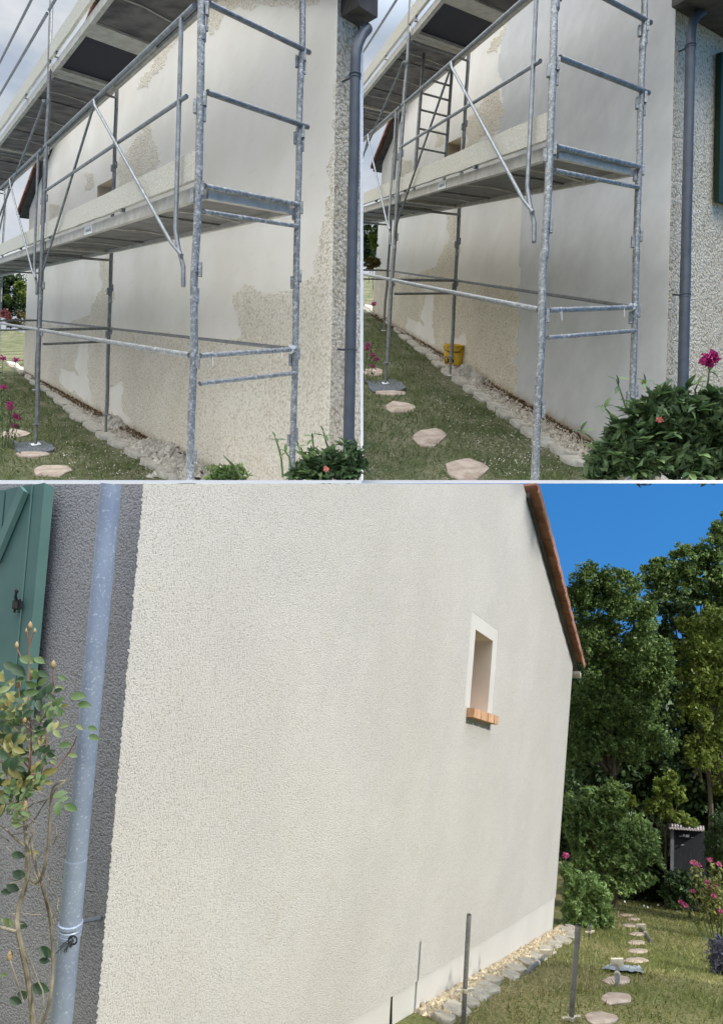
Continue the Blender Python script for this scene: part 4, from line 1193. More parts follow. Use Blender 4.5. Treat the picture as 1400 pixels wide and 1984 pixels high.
# ---- trees behind the sunlit garden
gd = lambda u, d: ray(u, 1600) * d
def gbase(u, d):       # ground point at picture column u and distance d
    lo, hi = 1500.0, 2400.0
    for _ in range(50):
        mid = (lo + hi) / 2
        q = F3.gp(u, mid)
        if q[1] > d or q[1] < 0: lo = mid
        else: hi = mid
    return F3.gp(u, mid)
tree('broadleaf_tree', 'rounded mid green tree against the blue sky beside the sunlit gable', 'tree', gbase(1190, 11.5),
     [(1150, 1128, 46, 36), (1200, 1138, 48, 40), (1118, 1168, 32, 36), (1168, 1180, 60, 44), (1232, 1190, 48, 44), (1132, 1235, 44, 42), (1195, 1245, 56, 46), (1250, 1250, 46, 44), (1150, 1300, 50, 46), (1215, 1310, 56, 46), (1268, 1300, 40, 44), (1128, 1350, 34, 44), (1175, 1370, 50, 46), (1235, 1375, 50, 46), (1140, 1430, 44, 46), (1205, 1440, 54, 46), (1265, 1430, 44, 46), (1112, 1480, 28, 56), (1108, 1400, 22, 50)],
     1.3, 6.2, leaf_mid, 11.5, .07, 'trees behind the sunny garden', 1)
tree('broadleaf_tree', 'tallest dark tree reaching up the right edge of the blue sky', 'tree', gbase(1345, 15),
     [(1292, 1098, 34, 24), (1335, 1082, 36, 30), (1378, 1062, 34, 36), (1400, 1025, 24, 26), (1262, 1112, 26, 20), (1305, 1132, 46, 26), (1362, 1118, 46, 36), (1400, 1120, 30, 50), (1275, 1150, 34, 20), (1330, 1160, 40, 16), (1395, 1180, 30, 30)],
     1.5, 7.0, leaf_mid, 15, .1, 'trees behind the sunny garden', 2)
tree('broadleaf_tree', 'yellow green tree at the right edge below the tall dark one', 'tree', gbase(1375, 10.5),
     [(1372, 1205, 34, 32), (1345, 1250, 36, 34), (1388, 1262, 34, 40), (1328, 1215, 22, 18), (1360, 1310, 40, 40), (1400, 1335, 30, 44), (1345, 1375, 36, 40), (1392, 1410, 34, 46), (1352, 1450, 34, 44), (1395, 1500, 30, 44)],
     1.3, 6.6, leaf_yel, 10.5, .05, 'trees behind the sunny garden', 3)
tree('broadleaf_tree', 'deep shaded tree filling the background behind the garden shrubs', 'tree', gbase(1230, 17),
     [(1150, 1400, 80, 80), (1240, 1380, 90, 90), (1320, 1340, 90, 90), (1180, 1500, 90, 80), (1290, 1490, 90, 80), (1370, 1490, 80, 100), (1130, 1600, 80, 90), (1230, 1620, 100, 80), (1330, 1630, 90, 80), (1400, 1600, 60, 110), (1125, 1250, 40, 60), (1270, 1250, 50, 50), (1310, 1190, 44, 30), (1360, 1230, 40, 50), (1390, 1300, 40, 60), (1180, 1290, 60, 50), (1105, 1440, 34, 60), (1105, 1360, 26, 50), (1390, 1700, 60, 60), (1180, 1690, 90, 50), (1290, 1700, 90, 50)],
     1.0, 10.5, leaf_dark, 14, .12, 'trees behind the sunny garden', 4)
tree('broadleaf_tree', 'mid green tree continuing the wood beyond the right edge', 'tree', gbase(1500, 13),
     [(1470, 1110, 60, 50), (1540, 1130, 60, 50), (1480, 1210, 70, 60), (1560, 1230, 60, 60), (1480, 1320, 70, 60), (1560, 1340, 60, 60), (1490, 1430, 70, 60), (1570, 1450, 60, 60), (1500, 1540, 70, 60), (1580, 1560, 60, 60), (1470, 1640, 60, 60), (1550, 1660, 70, 60)],
     .55, 8.5, leaf_mid, 13, .1, 'trees behind the sunny garden', 14)
# ---- shrubs
tree('leafy_shrub', 'big bushy green shrub standing by the far corner of the sunlit house', 'shrub', gbase(1185, 8.7),
     [(1110, 1562, 30, 32), (1150, 1556, 36, 30), (1188, 1562, 30, 28), (1128, 1605, 40, 36), (1185, 1606, 46, 38), (1228, 1612, 36, 34), (1150, 1650, 44, 34), (1212, 1650, 50, 36), (1255, 1648, 28, 36), (1190, 1692, 46, 32), (1228, 1700, 36, 26), (1180, 1530, 14, 22), (1196, 1536, 12, 16)],
     1.25, 8.5, leaf_shrub, 8.7, .045, 'shrubs by the house corner', 5, .42)
tree('leafy_shrub', 'thin yellow green sprays rising behind the big shrub', 'shrub', gbase(1290, 9.6),
     [(1285, 1530, 24, 20), (1300, 1512, 14, 14), (1312, 1540, 16, 14), (1278, 1555, 18, 14), (1295, 1575, 22, 12), (1322, 1590, 16, 10), (1338, 1596, 10, 8), (1262, 1560, 14, 16), (1215, 1550, 12, 14)],
     .80, 10, leaf_yel, 9.6, .03, 'shrubs by the house corner', 6, .5)
tree('leafy_shrub', 'low feathery green bush at the foot of the house corner', 'shrub', gbase(1128, 7.6),
     [(1108, 1712, 24, 22), (1140, 1716, 32, 24), (1168, 1738, 20, 24), (1112, 1752, 26, 26), (1150, 1758, 32, 24), (1098, 1690, 12, 16), (1112, 1784, 26, 20), (1146, 1786, 32, 18), (1172, 1778, 18, 18)],
     1.7, 9, leaf_shrub, 7.3, .02, 'shrubs by the house corner', 7, .25)
tree('leafy_shrub', 'dark foliage added as deep shade between the big shrub and the shed', 'shrub', gbase(1270, 10.8),  # dark leaves stand in for deep shade over the far lawn
     [(1240, 1690, 60, 44), (1290, 1715, 50, 36), (1345, 1735, 60, 34), (1180, 1725, 44, 36), (1250, 1740, 60, 24), (1390, 1745, 40, 34), (1300, 1660, 40, 40), (1110, 1620, 30, 60), (1110, 1540, 24, 40)],
     1.1, 8, leaf_dark, 10.4, .03, 'shrubs by the house corner', 16, .5)
tree('leafy_shrub', 'dark weeds hiding the lower part of the shed', 'shrub', gbase(1335, 8.9),
     [(1312, 1712, 26, 26), (1345, 1722, 28, 26), (1372, 1730, 24, 24), (1330, 1745, 34, 16), (1300, 1738, 20, 18)],
     1.3, 8, leaf_dark, 8.6, .015, 'shrubs by the house corner', 26, .45)
tree('clipped_conifer', 'dark clipped conifer beside the shed at the right edge', 'conifer', gbase(1395, 8.8),
     [(1392, 1590, 22, 26), (1398, 1625, 30, 34), (1396, 1665, 32, 34), (1396, 1700, 30, 30)], 2.6, 4.5, leaf_hedge, 8.8, .05, None, 8, .35, limbs=False)

# ---- shed
shed_b = gbase(1330, 9.4); dS = shed_b[1]
shed_dark = simple('dark_shed_boards', (.010, .011, .013), (.02, .021, .023), 6, .9, 0, (20, .4, .01), stretch=(8, 8, 1))
sheet = simple('weathered_corrugated_sheet', (.28, .24, .235), (.40, .35, .34), 9, .8)
sh_ = thing('garden_shed', 'small dark garden shed with wavy pale roof edge behind the shrubs', 'shed', shed_b)
def sp3(u, v, dd): return ray(u, v) * (dS + dd)
m = MB(); m.hexa([sp3(1300, 1760, 0), sp3(1372, 1765, .1), sp3(1368, 1762, 1.2), sp3(1304, 1758, 1.2), sp3(1300, 1606, 0), sp3(1364, 1612, .1), sp3(1362, 1612, 1.2), sp3(1304, 1606, 1.2)]); m.build('body', shed_dark, sh_)
m = MB(); vs = []; n = 40
for k in range(n + 1):
    u = 1296 + (1363 - 1296) * k / n; v = 1603.5 + 4.6 * k / n + 1.0 * math.sin(k * 1.9)
    vs += [sp3(u, v, -.12), sp3(u, v + 2.6, -.12), sp3(u, v - 8, 1.5), sp3(u, v - 5.4, 1.5)]
m.add(vs, [(4 * k, 4 * k + 1, 4 * k + 5, 4 * k + 4) for k in range(n)] + [(4 * k + 2, 4 * k, 4 * k + 4, 4 * k + 6) for k in range(n)] + [(4 * k + 1, 4 * k + 3, 4 * k + 7, 4 * k + 5) for k in range(n)])
m.build('roof_sheet', sheet, sh_)
m = MB(); m.hexa([sp3(1297, 1755, -.03), sp3(1303, 1755, -.03), sp3(1303, 1755, .04), sp3(1297, 1755, .04), sp3(1298, 1607, -.03), sp3(1305, 1607, -.03), sp3(1305, 1607, .04), sp3(1298, 1607, .04)]); m.build('corner_board', simple('grey_corner_board', (.10, .11, .12), (.15, .16, .17), 6, .9), sh_)
m = MB()
for u0, u1, v0, v1 in ((1322, 1325, 1616, 1621), (1327, 1334, 1617, 1622), (1315, 1321, 1619.5, 1620.5), (1338, 1342, 1622, 1623), (1319, 1324, 1636.5, 1637.5)):
    m.hexa([sp3(u, v, dd) for v in (v1, v0) for u, dd in ((u0, -.03), (u1, -.03), (u1, .01), (u0, .01))])
m.build('hanging_tool', sticker_white, sh_)

# ---- valerian (pink heads on leafy stems)
def valerian(F, label, base_px, stems, seed, head_px, petal, group, d=None, leafmat=leaf_rose, nleaf=26, leaf_px=7):
    rs = np.random.default_rng(seed)
    b = F.gp(*base_px) if d is None else gbase(base_px[0], d); d = b[1]
    t = thing('valerian', label, 'flowering plant', b, group)
    for (u, v, bx, k) in stems:
        top = ray(u, v) * (d + rs.uniform(-.1, .1)); foot = b + A(bx / FPX * d, 0, 0)
        mid = (top + foot) / 2 + A(rs.uniform(-.03, .03), 0, .02)
        m = MB(); m.path([foot, mid, top], [.006, .005, .003], 6); m.build('stem', stem_green, t, True)
        n = int(nleaf * k)
        if n:
            f = rs.uniform(.30, .97, n)[:, None]
            C = np.where(f < .5, foot + (mid - foot) * f * 2, mid + (top - mid) * (f - .5) * 2) + rs.normal(0, 1, (n, 3)) * A(1, 1, .5) * leaf_px * .8 / FPX * d
            V, Q = leaf_mesh_arrays(C, leaf_px / FPX * d, .42, rs); mesh_arrays('leaves', V, Q, leafmat, t)
        C = clump_points(top, A(1, 1, .8) * head_px / FPX * d, 80, rs, .3)
        V, Q = leaf_mesh_arrays(C, head_px * .5 / FPX * d, .7, rs); mesh_arrays('flower_head', V, Q, petal, t)
    return t
val_leaf = foliage('valerian_leaves', (.13, .15, .035), (.30, .29, .09), trans=.3)
valerian(F3, 'pink valerian with yellow green leafy stems at the right of the sunny lawn', (1392, 1785),
         [(1342, 1671, -14, 1.7), (1352, 1676, -10, .6), (1374, 1666, 6, 1.6), (1391, 1674, 10, 1.5), (1341, 1726, -20, .8), (1358, 1727, -10, .8), (1318, 1748, -30, .3), (1328, 1754, -26, .3), (1368, 1710, 0, .8), (1384, 1714, 8, .8), (1376, 1720, 4, .6), (1395, 1765, 6, .5), (1382, 1735, 4, .8)], 61, 5.5, pink_petal, 'valerian plants', 7.4, val_leaf, 60, 8)
valerian(F1, 'pink valerian at the left edge of the cream house lawn', (8, 868), [(31, 697, 6, .25), (19, 782, 0, .3), (20, 790, 2, .2), (30, 806, 10, .3), (36, 811, 14, .2), (29, 825, 8, .3), (6, 694, -2, .4), (8, 750, -4, .8)], 62, 6.5, magenta_petal, 'valerian plants', None, leaf_rose, 30, 8)
valerian(F2, 'pink valerian at the foot of the ladder scaffold lawn', (703, 738), [(724, 588, 8, .3), (713, 668, 0, .3), (711, 675, 2, .2), (721, 688, 6, .3), (729, 696, 10, .2), (722, 709, 4, .3)], 63, 5.5, magenta_petal, 'valerian plants', None, leaf_rose, 26, 7)
tree('lavender', 'purple grey lavender clump at the right edge of the lawn', 'lavender', gbase(1400, 5.7), [(1388, 1858, 26, 26), (1398, 1835, 22, 22), (1394, 1885, 22, 16)], 1.6, 8, lav_petal, 5.6, .01, None, 9, .22, 'flower_spikes', limbs=False)
_c0 = ray(1095, 1657) * 7.3
pk = thing('peony', 'single pink flower standing at the sunlit house corner', 'flower', gbase(1098, 7.3))
m = MB(); m.path([gbase(1098, 7.3), _c0 + A(.0, 0, -.3), _c0], .006, 6); m.build('stem', stem_green, pk, True)
rs = np.random.default_rng(5)
V, Q = leaf_mesh_arrays(clump_points(_c0, A(1, 1, .8) * .034, 60, rs, .2), .03, .8, rs); mesh_arrays('flower_head', V, Q, pink_petal, pk)

# ---- big-leaved plants whose leaves are built one by one
def leaf_shape(name, mat, n=5, asp=.42, curl=.18):
    m = MB(); vs = []
    for k in range(n + 1):
        x = k / n; wd = asp * .5 * (math.sin(math.pi * min(1, x * .98 + .02)) ** .75)
        z = -curl * x * x + .02
        vs += [(x, -wd, z + wd * .35), (x, 0, z), (x, wd, z + wd * .35)]
    fs = [(3 * k + e, 3 * k + 3 + e, 3 * k + 4 + e, 3 * k + 1 + e) for k in range(n) for e in (0, 1)]
    me = bpy.data.meshes.new(name); me.from_pydata(vs, [], fs); me.polygons.foreach_set('use_smooth', [True] * len(me.polygons)); me.update(); me.materials.append(mat); return me
def put_leaf(me, p, direction, normal, size, parent):
    x = Vector(direction).normalized(); z = Vector(normal); y = z.cross(x); y.normalize(); z = x.cross(y)
    ob = bpy.data.objects.new('leaf', me)
    p = Vector(p) - Vector(ORG[parent.name])
    M_ = Matrix(((x.x, y.x, z.x, p.x), (x.y, y.y, z.y, p.y), (x.z, y.z, z.z, p.z), (0, 0, 0, 1))) @ Matrix.Diagonal((size, size, size, 1))
    COL.objects.link(ob); ob.parent = parent; ob.matrix_local = M_; return ob
def flat_mat(nm, c, tr=.2):
    return foliage(nm, tuple(.85 * x for x in c), tuple(1.15 * x for x in c), trans=tr, scale=20)
PEONY = [leaf_shape('peony_leaf', flat_mat('peony_leaf_%s' % k, c), 5, a, cu) for k, c, a, cu in (('deep', (.06, .115, .045), .34, .25), ('mid', (.10, .17, .065), .38, .15), ('fresh', (.16, .24, .085), .40, .3))]
def peony(F, label, base, stems, clumps, n_leaf, d, seed, size_px, flowers):
    rs = np.random.default_rng(seed)
    t = thing('peony_bush', label, 'bush', base, 'peony bushes by the downpipes')
    pts = []
    for (u, v, ru, rv) in clumps:
        c, r = px_clump(u, v, ru, rv, d); pts.append(clump_points(c, r * .85, int(ru * rv * .55), rs, .1))
    V, Q = leaf_mesh_arrays(np.concatenate(pts), size_px * .8 / FPX * d, .34, rs); tag(mesh_arrays('inner_foliage', V, Q, leaf_peony, t), kind='stuff')
    wts = np.array([c[2] * c[3] for c in clumps], float); wts /= wts.sum()
    for k in range(n_leaf // 5):
        u, v, ru, rv = clumps[rs.choice(len(clumps), p=wts)]
        q = rs.normal(size=2); q /= np.linalg.norm(q) + 1e-9; q = q * rs.uniform(.35, 1.02) ** .7
        p = ray(u + q[0] * ru, v + q[1] * rv) * (d - rs.uniform(.0, .75) * ru / FPX * d)
        out = A(q[0], -.55, -q[1] * .6 + .35); out /= np.linalg.norm(out)
        for e in range(5):         # five leaflets of one compound leaf
            ang = (e - 2) * .55 + rs.uniform(-.15, .15)
            side = np.cross(out, A(0, 0, 1)); dr = out * math.cos(ang) + side * math.sin(ang) + A(0, 0, rs.uniform(-.35, .25))
            put_leaf(PEONY[rs.integers(0, 3)], p, dr, A(rs.uniform(-.3, .3), rs.uniform(-.5, .1), 1), size_px * rs.uniform(.7, 1.25) / FPX * d, t)
    for pth in stems:
        P_ = [ray(u, v) * d for u, v in pth]
        m = MB(); m.path(P_, [.010] + [.008] * (len(P_) - 2) + [.005], 6); m.build('stem', stem_green, t, True)
        tip = P_[-1]
        for e in range(4):
            ang = e * 1.57 + rs.uniform(-.4, .4)
            put_leaf(PEONY[rs.integers(0, 3)], tip + (P_[-2] - tip) * rs.uniform(0, .5), A(math.cos(ang), -.3, .35 + math.sin(ang) * .6), A(0, -.5, 1), size_px * rs.uniform(.55, .9) / FPX * d, t)
    for (u, v, r, mt) in flowers:
        c = ray(u, v) * (d - .3)
        C = clump_points(c, A(1, 1, .85) * r / FPX * d, int(150 if r > 8 else 40), rs, .25)
        V, Q = leaf_mesh_arrays(C, r * .75 / FPX * d, .8, rs, .3); mesh_arrays('flower', V, Q, mt, t)
    return t
peony(F2, 'large dark leaved peony bush with one magenta bloom by the second downpipe', ray(1290, 929) * 6.3,
      [[(1215, 800), (1205, 770), (1193, 735)], [(1190, 830), (1180, 800), (1165, 785)], [(1165, 870), (1140, 845), (1118, 832)], [(1262, 770), (1252, 750), (1246, 738)], [(1366, 770), (1371, 735), (1374, 705)], [(1300, 790), (1290, 765), (1283, 752)], [(1350, 780), (1345, 755), (1352, 742)]],
      [(1215, 862, 52, 50), (1265, 815, 55, 55), (1320, 810, 55, 55), (1375, 815, 50, 65), (1180, 895, 46, 34), (1250, 885, 60, 44), (1320, 885, 60, 44), (1385, 890, 50, 44), (1290, 775, 38, 26), (1150, 912, 24, 18), (1385, 770, 22, 22)],
      290, 6.2, 71, 30, [(1375, 697, 14, magenta_petal), (1277, 814, 6, coral_petal), (1246, 741, 5, leaf_yel)])
peony(F1, 'smaller peony bush at the foot of the cream house downpipe', ray(630, 929) * 5.6,
      [[(548, 925), (545, 890), (540, 868), (533, 848)], [(566, 920), (560, 885), (550, 872)], [(600, 900), (608, 870), (604, 842)], [(640, 880), (632, 858), (626, 836)], [(590, 890), (584, 870), (575, 862)]],
      [(600, 905, 34, 24), (640, 895, 36, 30), (680, 890, 30, 34), (660, 915, 40, 18), (572, 918, 22, 14), (612, 922, 40, 10)],
      150, 5.5, 72, 23, [(632, 908, 5, coral_petal)])
rs = np.random.default_rng(17)
wd = thing('weed_tuft', 'dark green weed tuft at the foot of the cream wall', 'weeds', ray(438, 929) * 6.2)
C = clump_points(ray(440, 925) * 6.2, A(.19, .1, .12), 1500, rs, .1); C = C[pxl(C)[1] < 930]
V, Q = leaf_mesh_arrays(C, .045, .4, rs); mesh_arrays('leaves', V, Q, leaf_shrub, wd)
m = MB(); m.path([ray(470, 928) * 6.15, ray(452, 902) * 6.15, ray(433, 882) * 6.15], [.02, .014, .003], 5); m.build('blade', stem_green, wd, True)

# ---- hedges, flowers behind the scaffolded houses
def hedge_box(F, px_list, d, label, seed, mat=leaf_hedge, n=.9, leaf=7):
    return tree('hedge', label, 'hedge', ray(px_list[0][0], px_list[0][1] + px_list[0][3]) * d, px_list, n, leaf, mat, d, .05, 'hedges behind the lawns', seed, .5, limbs=False)
hedge_box(F1, [(18, 555, 30, 30), (48, 560, 22, 34), (15, 590, 30, 24), (46, 595, 24, 22), (-10, 570, 24, 44)], 22, 'dark leafy hedge beyond the far end of the cream house', 81, leaf_hedge, 2.2, 5)
hedge_box(F2, [(712, 455, 18, 26), (728, 460, 14, 30), (716, 492, 20, 24), (700, 470, 10, 44)], 24, 'dark leafy hedge beyond the far end of the grey rendered house', 82, leaf_hedge, 2.6, 5)
tree('flower_bush', 'coral pink flower bush before the hedge at the far left', 'flowers', F1.gp(12, 640), [(10, 605, 7, 8), (14, 614, 8, 6)], 3.2, 5, coral_petal, 19, .02, None, 83, .8, 'blossom', limbs=False)
tree('flower_bed', 'reddish flower bed under the hedge of the cream house', 'flowers', F1.gp(35, 640), [(30, 626, 26, 7), (44, 612, 12, 8)], 3.0, 5, foliage('bronze_leaves', (.10, .07, .02), (.24, .20, .05)), 19.5, .02, None, 84, .5, 'foliage', limbs=False)
tree('flower_bed', 'reddish flower bed under the hedge of the ladder scaffold house', 'flowers', F2.gp(715, 545), [(716, 512, 16, 10), (726, 506, 9, 6)], 3.0, 5, foliage('bronze_green_leaves', (.12, .07, .02), (.22, .20, .05)), 21, .02, None, 85, .5, 'foliage', limbs=False)
tree('sapling', 'pale green sapling leaves before the hedge of the cream house', 'sapling', F1.gp(44, 640), [(40, 555, 12, 8), (44, 570, 9, 10), (48, 580, 8, 6), (14, 577, 6, 4)], 2.2, 6, leaf_yel, 20, .02, None, 86, .6, 'foliage', limbs=False)
tree('sapling', 'pale green sapling leaves before the hedge of the ladder scaffold house', 'sapling', F2.gp(722, 560), [(722, 462, 9, 8), (724, 476, 7, 8)], 2.4, 6, leaf_yel, 22, .02, None, 87, .6, 'foliage', limbs=False)

# ---- climbing rose in front of the shaded facade
ROSE = [leaf_shape('rose_leaf', flat_mat('rose_leaf_%s' % k, c, .3), 5, a, cu) for k, c, a, cu in (('green', (.075, .125, .04), .54, .22), ('pale', (.15, .19, .07), .5, .3), ('yellow', (.22, .20, .06), .5, .4), ('deep', (.03, .06, .025), .55, .2))]
dR = 1.62
rb = F3.G(-.2, .12)
rose = thing('rose_bush', 'old climbing rose with bare canes and sparse leaves before the downpipe', 'rose', ray(70, 1990) * dR)
rs = np.random.default_rng(19)
canes = [([(66, 2000), (60, 1930), (50, 1870), (36, 1810), (32, 1775), (45, 1730), (56, 1690), (52, 1640), (48, 1590), (52, 1540), (58, 1500), (60, 1450)], 7.5, 3.2),
         [[(56, 1700), (75, 1715), (88, 1680), (95, 1630), (97, 1580), (100, 1530), (112, 1515), (128, 1512)], 4.2, 2.0],
         [[(97, 1560), (105, 1530), (118, 1522), (130, 1510)], 2.6, 1.6],
         [[(80, 1990), (96, 1950), (104, 1880), (100, 1790), (85, 1720), (66, 1670), (60, 1620)], 4.5, 3.0],
         [[(32, 1805), (15, 1800), (-5, 1795)], 4.0, 3.2],
         [[(50, 1640), (30, 1625), (10, 1605), (-5, 1595)], 3.0, 2.0],
         [[(52, 1560), (40, 1530), (20, 1500), (5, 1480)], 2.4, 1.6],
         [[(55, 1600), (70, 1585), (84, 1560), (96, 1545)], 2.0, 1.4],
         [[(58, 1500), (62, 1440), (58, 1380), (56, 1320), (56, 1270)], 2.2, 1.2],
         [[(58, 1470), (80, 1430), (96, 1390), (103, 1330), (104, 1292)], 2.0, 1.1],
         [[(60, 1500), (90, 1500), (118, 1480), (140, 1450), (150, 1425)], 1.8, 1.1],
         [[(55, 1390), (40, 1360), (36, 1330)], 1.5, 1.0], [[(58, 1490), (35, 1460), (15, 1440)], 1.8, 1.2], [[(60, 1440), (85, 1470), (98, 1450)], 1.5, 1.0],
         [[(52, 1540), (74, 1520), (88, 1470), (92, 1420)], 1.6, 1.1], [[(66, 1690), (92, 1740), (104, 1790)], 2.2, 2.0], [[(45, 1940), (30, 1890), (20, 1860)], 2.0, 1.4],
         [[(75, 1990), (88, 1930), (70, 1890), (55, 1850)], 1.8, 1.3]]
for k, (pth, r0, r1) in enumerate(canes):
    dd = dR + rs.uniform(-.05, .05)
    P_ = [ray(u, v) * (dd + .015 * math.sin(i * 1.7 + k)) for i, (u, v) in enumerate(pth)]
    # smooth by midpoint insertion
    for _ in range(1):
        Q_ = [P_[0]]
        for i in range(len(P_) - 1): Q_ += [(P_[i] * .75 + P_[i + 1] * .25), (P_[i] * .25 + P_[i + 1] * .75)]
        P_ = Q_ + [P_[-1]]
    m = MB(); rr = np.linspace(r0, r1, len(P_)) * .5 / FPX * dd * 1.6 * (1 + rs.normal(0, .07, len(P_)))
    m.path(P_, list(rr), 8)
    cn = m.build('cane', cane if k < 8 or k > 14 else stem_red, rose, True)
    m = MB()
    for i in range(1, len(P_) - 1):
        for _ in range(2):
            q = P_[i] + (P_[i + 1] - P_[i]) * rs.uniform(0, 1); dr = rs.normal(size=3); dr[1] -= .3; dr /= np.linalg.norm(dr)
            m.path([q, q + dr * rr[i] * 2.4], [rr[i] * .5, rr[i] * .05], 4, False)
    tag(m.build('thorns', cane, cn), kind='stuff')
# side twigs
twigs = MB()
for k in range(46):
    u, v = rs.uniform(0, 105), rs.uniform(1400, 1790)
    a = rs.uniform(0, 6.28); l = rs.uniform(20, 55); dd = dR + rs.uniform(-.08, .08)
    twigs.path([ray(u, v) * dd, ray(u + l * .5 * math.cos(a) + 4, v - l * .5 * abs(math.sin(a))) * (dd - .01), ray(u + l * math.cos(a), v - l * abs(math.sin(a)) - 4) * dd], [.0016, .0013, .0008], 5)
tag(twigs.build('twigs', cane, rose, True), kind='stuff')
spots = [(52, 1275, 26, 0), (76, 1275, 20, 0), (66, 1298, 16, 1), (40, 1318, 16, 0), (82, 1302, 20, 3), (20, 1285, 24, 3), (35, 1290, 30, 3), (120, 1310, 14, 0), (115, 1330, 14, 1), (150, 1350, 26, 0), (162, 1365, 22, 0), (178, 1410, 16, 0), (182, 1425, 18, 0), (155, 1405, 14, 1), (125, 1445, 20, 0), (102, 1460, 14, 1), (140, 1462, 15, 1)]
for (u, v, sz, mt) in spots:
    put_leaf(ROSE[mt], ray(u - sz / 2, v) * (dR - .02), A(1, -.25, rs.uniform(-.5, .3)), A(rs.uniform(-.3, .3), -.9, .7), sz * 1.25 / FPX * dR, rose)
for k in range(70):
    v = 1335 + 300 * rs.beta(1.6, 2.0); u = rs.uniform(2, 98 if v < 1560 else 55)
    a = rs.uniform(-.6, 3.7); dd = dR + rs.uniform(-.10, .06); mt0 = rs.choice(4, p=[.44, .22, .10, .24])
    ax_ = A(math.cos(a), rs.uniform(-.5, .2), math.sin(a) * .8 - .15); ax_ /= np.linalg.norm(ax_); nm = A(rs.uniform(-.4, .6), -.9, rs.uniform(.2, .9)); sd_ = np.cross(nm, ax_); sd_ /= np.linalg.norm(sd_)
    ln = rs.uniform(24, 42) / FPX * dR; p0_ = ray(u, v) * dd
    for e, (f_, an) in enumerate(((1.0, 0), (.62, .95), (.62, -.95), (.28, 1.05))):
        put_leaf(ROSE[mt0 if rs.uniform() < .75 else rs.integers(0, 4)], p0_ + ax_ * ln * f_, ax_ * math.cos(an) + sd_ * math.sin(an) + A(0, 0, rs.uniform(-.3, .1)), nm + rs.normal(0, .25, 3), ln * rs.uniform(.45, .72), rose)
for (u, v, sz, mt) in [(35, 1655, 22, 3), (38, 1690, 26, 3), (25, 1715, 24, 3), (62, 1650, 18, 2), (90, 1835, 26, 3), (78, 1910, 30, 3), (86, 1860, 18, 3), (45, 1925, 22, 3), (30, 1935, 22, 3), (15, 1780, 22, 1), (8, 1888, 12, 1), (42, 1790, 20, 3), (12, 1728, 18, 3)]:
    put_leaf(ROSE[mt], ray(u - sz / 2, v) * (dR + .02), A(1, -.2, rs.uniform(-.6, .3)), A(.3, -.9, .6), sz * 1.2 / FPX * dR, rose)
bud_mat = simple('rose_bud', (.20, .15, .07), (.30, .21, .11), 20, .7)
for (u, v, r) in [(59, 1212, 4.5), (52, 1222, 3), (68, 1222, 3), (33, 1250, 4), (104, 1288, 5), (60, 1310, 5), (36, 1325, 6), (20, 1852, 6), (22, 1515, 6), (48, 1395, 4), (45, 1560, 9)]:
    c = ray(u, v) * (dR - .01); m = MB(); q = r / FPX * dR
    m.path([c - A(0, 0, q * 1.5), c - A(0, 0, q), c, c + A(0, 0, q), c + A(0, 0, q * 1.9)], [q * .3, q * .85, q, q * .7, q * .1], 8)
    m.build('bud', bud_mat if r < 7 else simple('withered_bloom', (.30, .22, .11), (.42, .34, .20), 30, .9), rose, True)
m = MB()
for pth in ([(56, 1270), (57, 1235), (59, 1216)], [(57, 1245), (53, 1225)], [(58, 1250), (66, 1226)], [(44, 1280), (36, 1262), (33, 1252)], [(104, 1330), (104, 1292)]):
    m.path([ray(u, v) * (dR - .01) for u, v in pth], .0014, 5)
tag(m.build('bud_stalks', stem_red, rose, True), kind='stuff')

# ================================================================== SUNNY LAWN DETAILS
sun_grass = foliage('sunny_grass_blades', (.11, .135, .03), (.32, .31, .10), trans=.25)
dry_grass = foliage('dry_grass_blades', (.22, .185, .085), (.40, .34, .18), trans=.2)
_e3 = [(1112, 1801, 26, 6), (1104, 1806, 28, 7), (1098, 1813, 32, 8), (1085, 1823, 34, 9), (1072, 1833, 34, 9), (1056, 1843, 36, 10), (1036, 1854, 38, 12), (1022, 1866, 34, 11), (1000, 1879, 40, 13), (984, 1891, 36, 12), (958, 1903, 40, 13), (940, 1917, 40, 13), (924, 1931, 38, 14), (905, 1944, 40, 15), (885, 1960, 44, 16), (862, 1976, 46, 17)]
def keep3(u, v, a, b):
    eu = np.array([p[0] for p in _e3][::-1], float); ev = np.array([p[1] for p in _e3][::-1], float)
    lim = np.interp(u, eu, ev) + 5
    return (u > 780) & (u < 1440) & (v > 1745) & (v < 2040) & ((v > lim) | (u > 1118))
rs = np.random.default_rng(41)
def k_dry(u, v, a, b): return keep3(u, v, a, b) & (vnoise(a * 40 + 300, b * 40 + 300, 16, 9) + np.clip((1130 - u) / 160, -1, 1) > .05)
def k_green(u, v, a, b): return keep3(u, v, a, b) & (vnoise(a * 40 + 300, b * 40 + 300, 16, 9) + np.clip((1130 - u) / 160, -1, 1) < .35)
grass_blades('grass', F3, ((1.6, 11), (-4.6, -.1)), 170000, .038, sun_grass, 'green grass of the sunny lawn', rs, k_green, .10)
grass_blades('grass', F3, ((1.6, 9), (-3.4, -.1)), 130000, .032, dry_grass, 'dry yellowed grass of the sunny lawn', rs, k_dry, .10)
edging(F3, _e3, 'row of pale stones along the foot of the sunlit house', 180, .55, .13, simple('sunlit_limestone', (.25, .225, .175), (.38, .35, .285), 12, .92, 0, (40, .7, .012)))
pts = []
for kk in range(12000):
    i = rs.integers(0, len(_e3) - 1); f_ = rs.uniform()
    u = _e3[i][0] * (1 - f_) + _e3[i + 1][0] * f_; v = _e3[i][1] * (1 - f_) + _e3[i + 1][1] * f_
    a, b = F3.gq(u, v); pts.append(F3.G(a + rs.normal(0, .02), b * rs.uniform(.02, .95), rs.uniform(-.004, .014)))
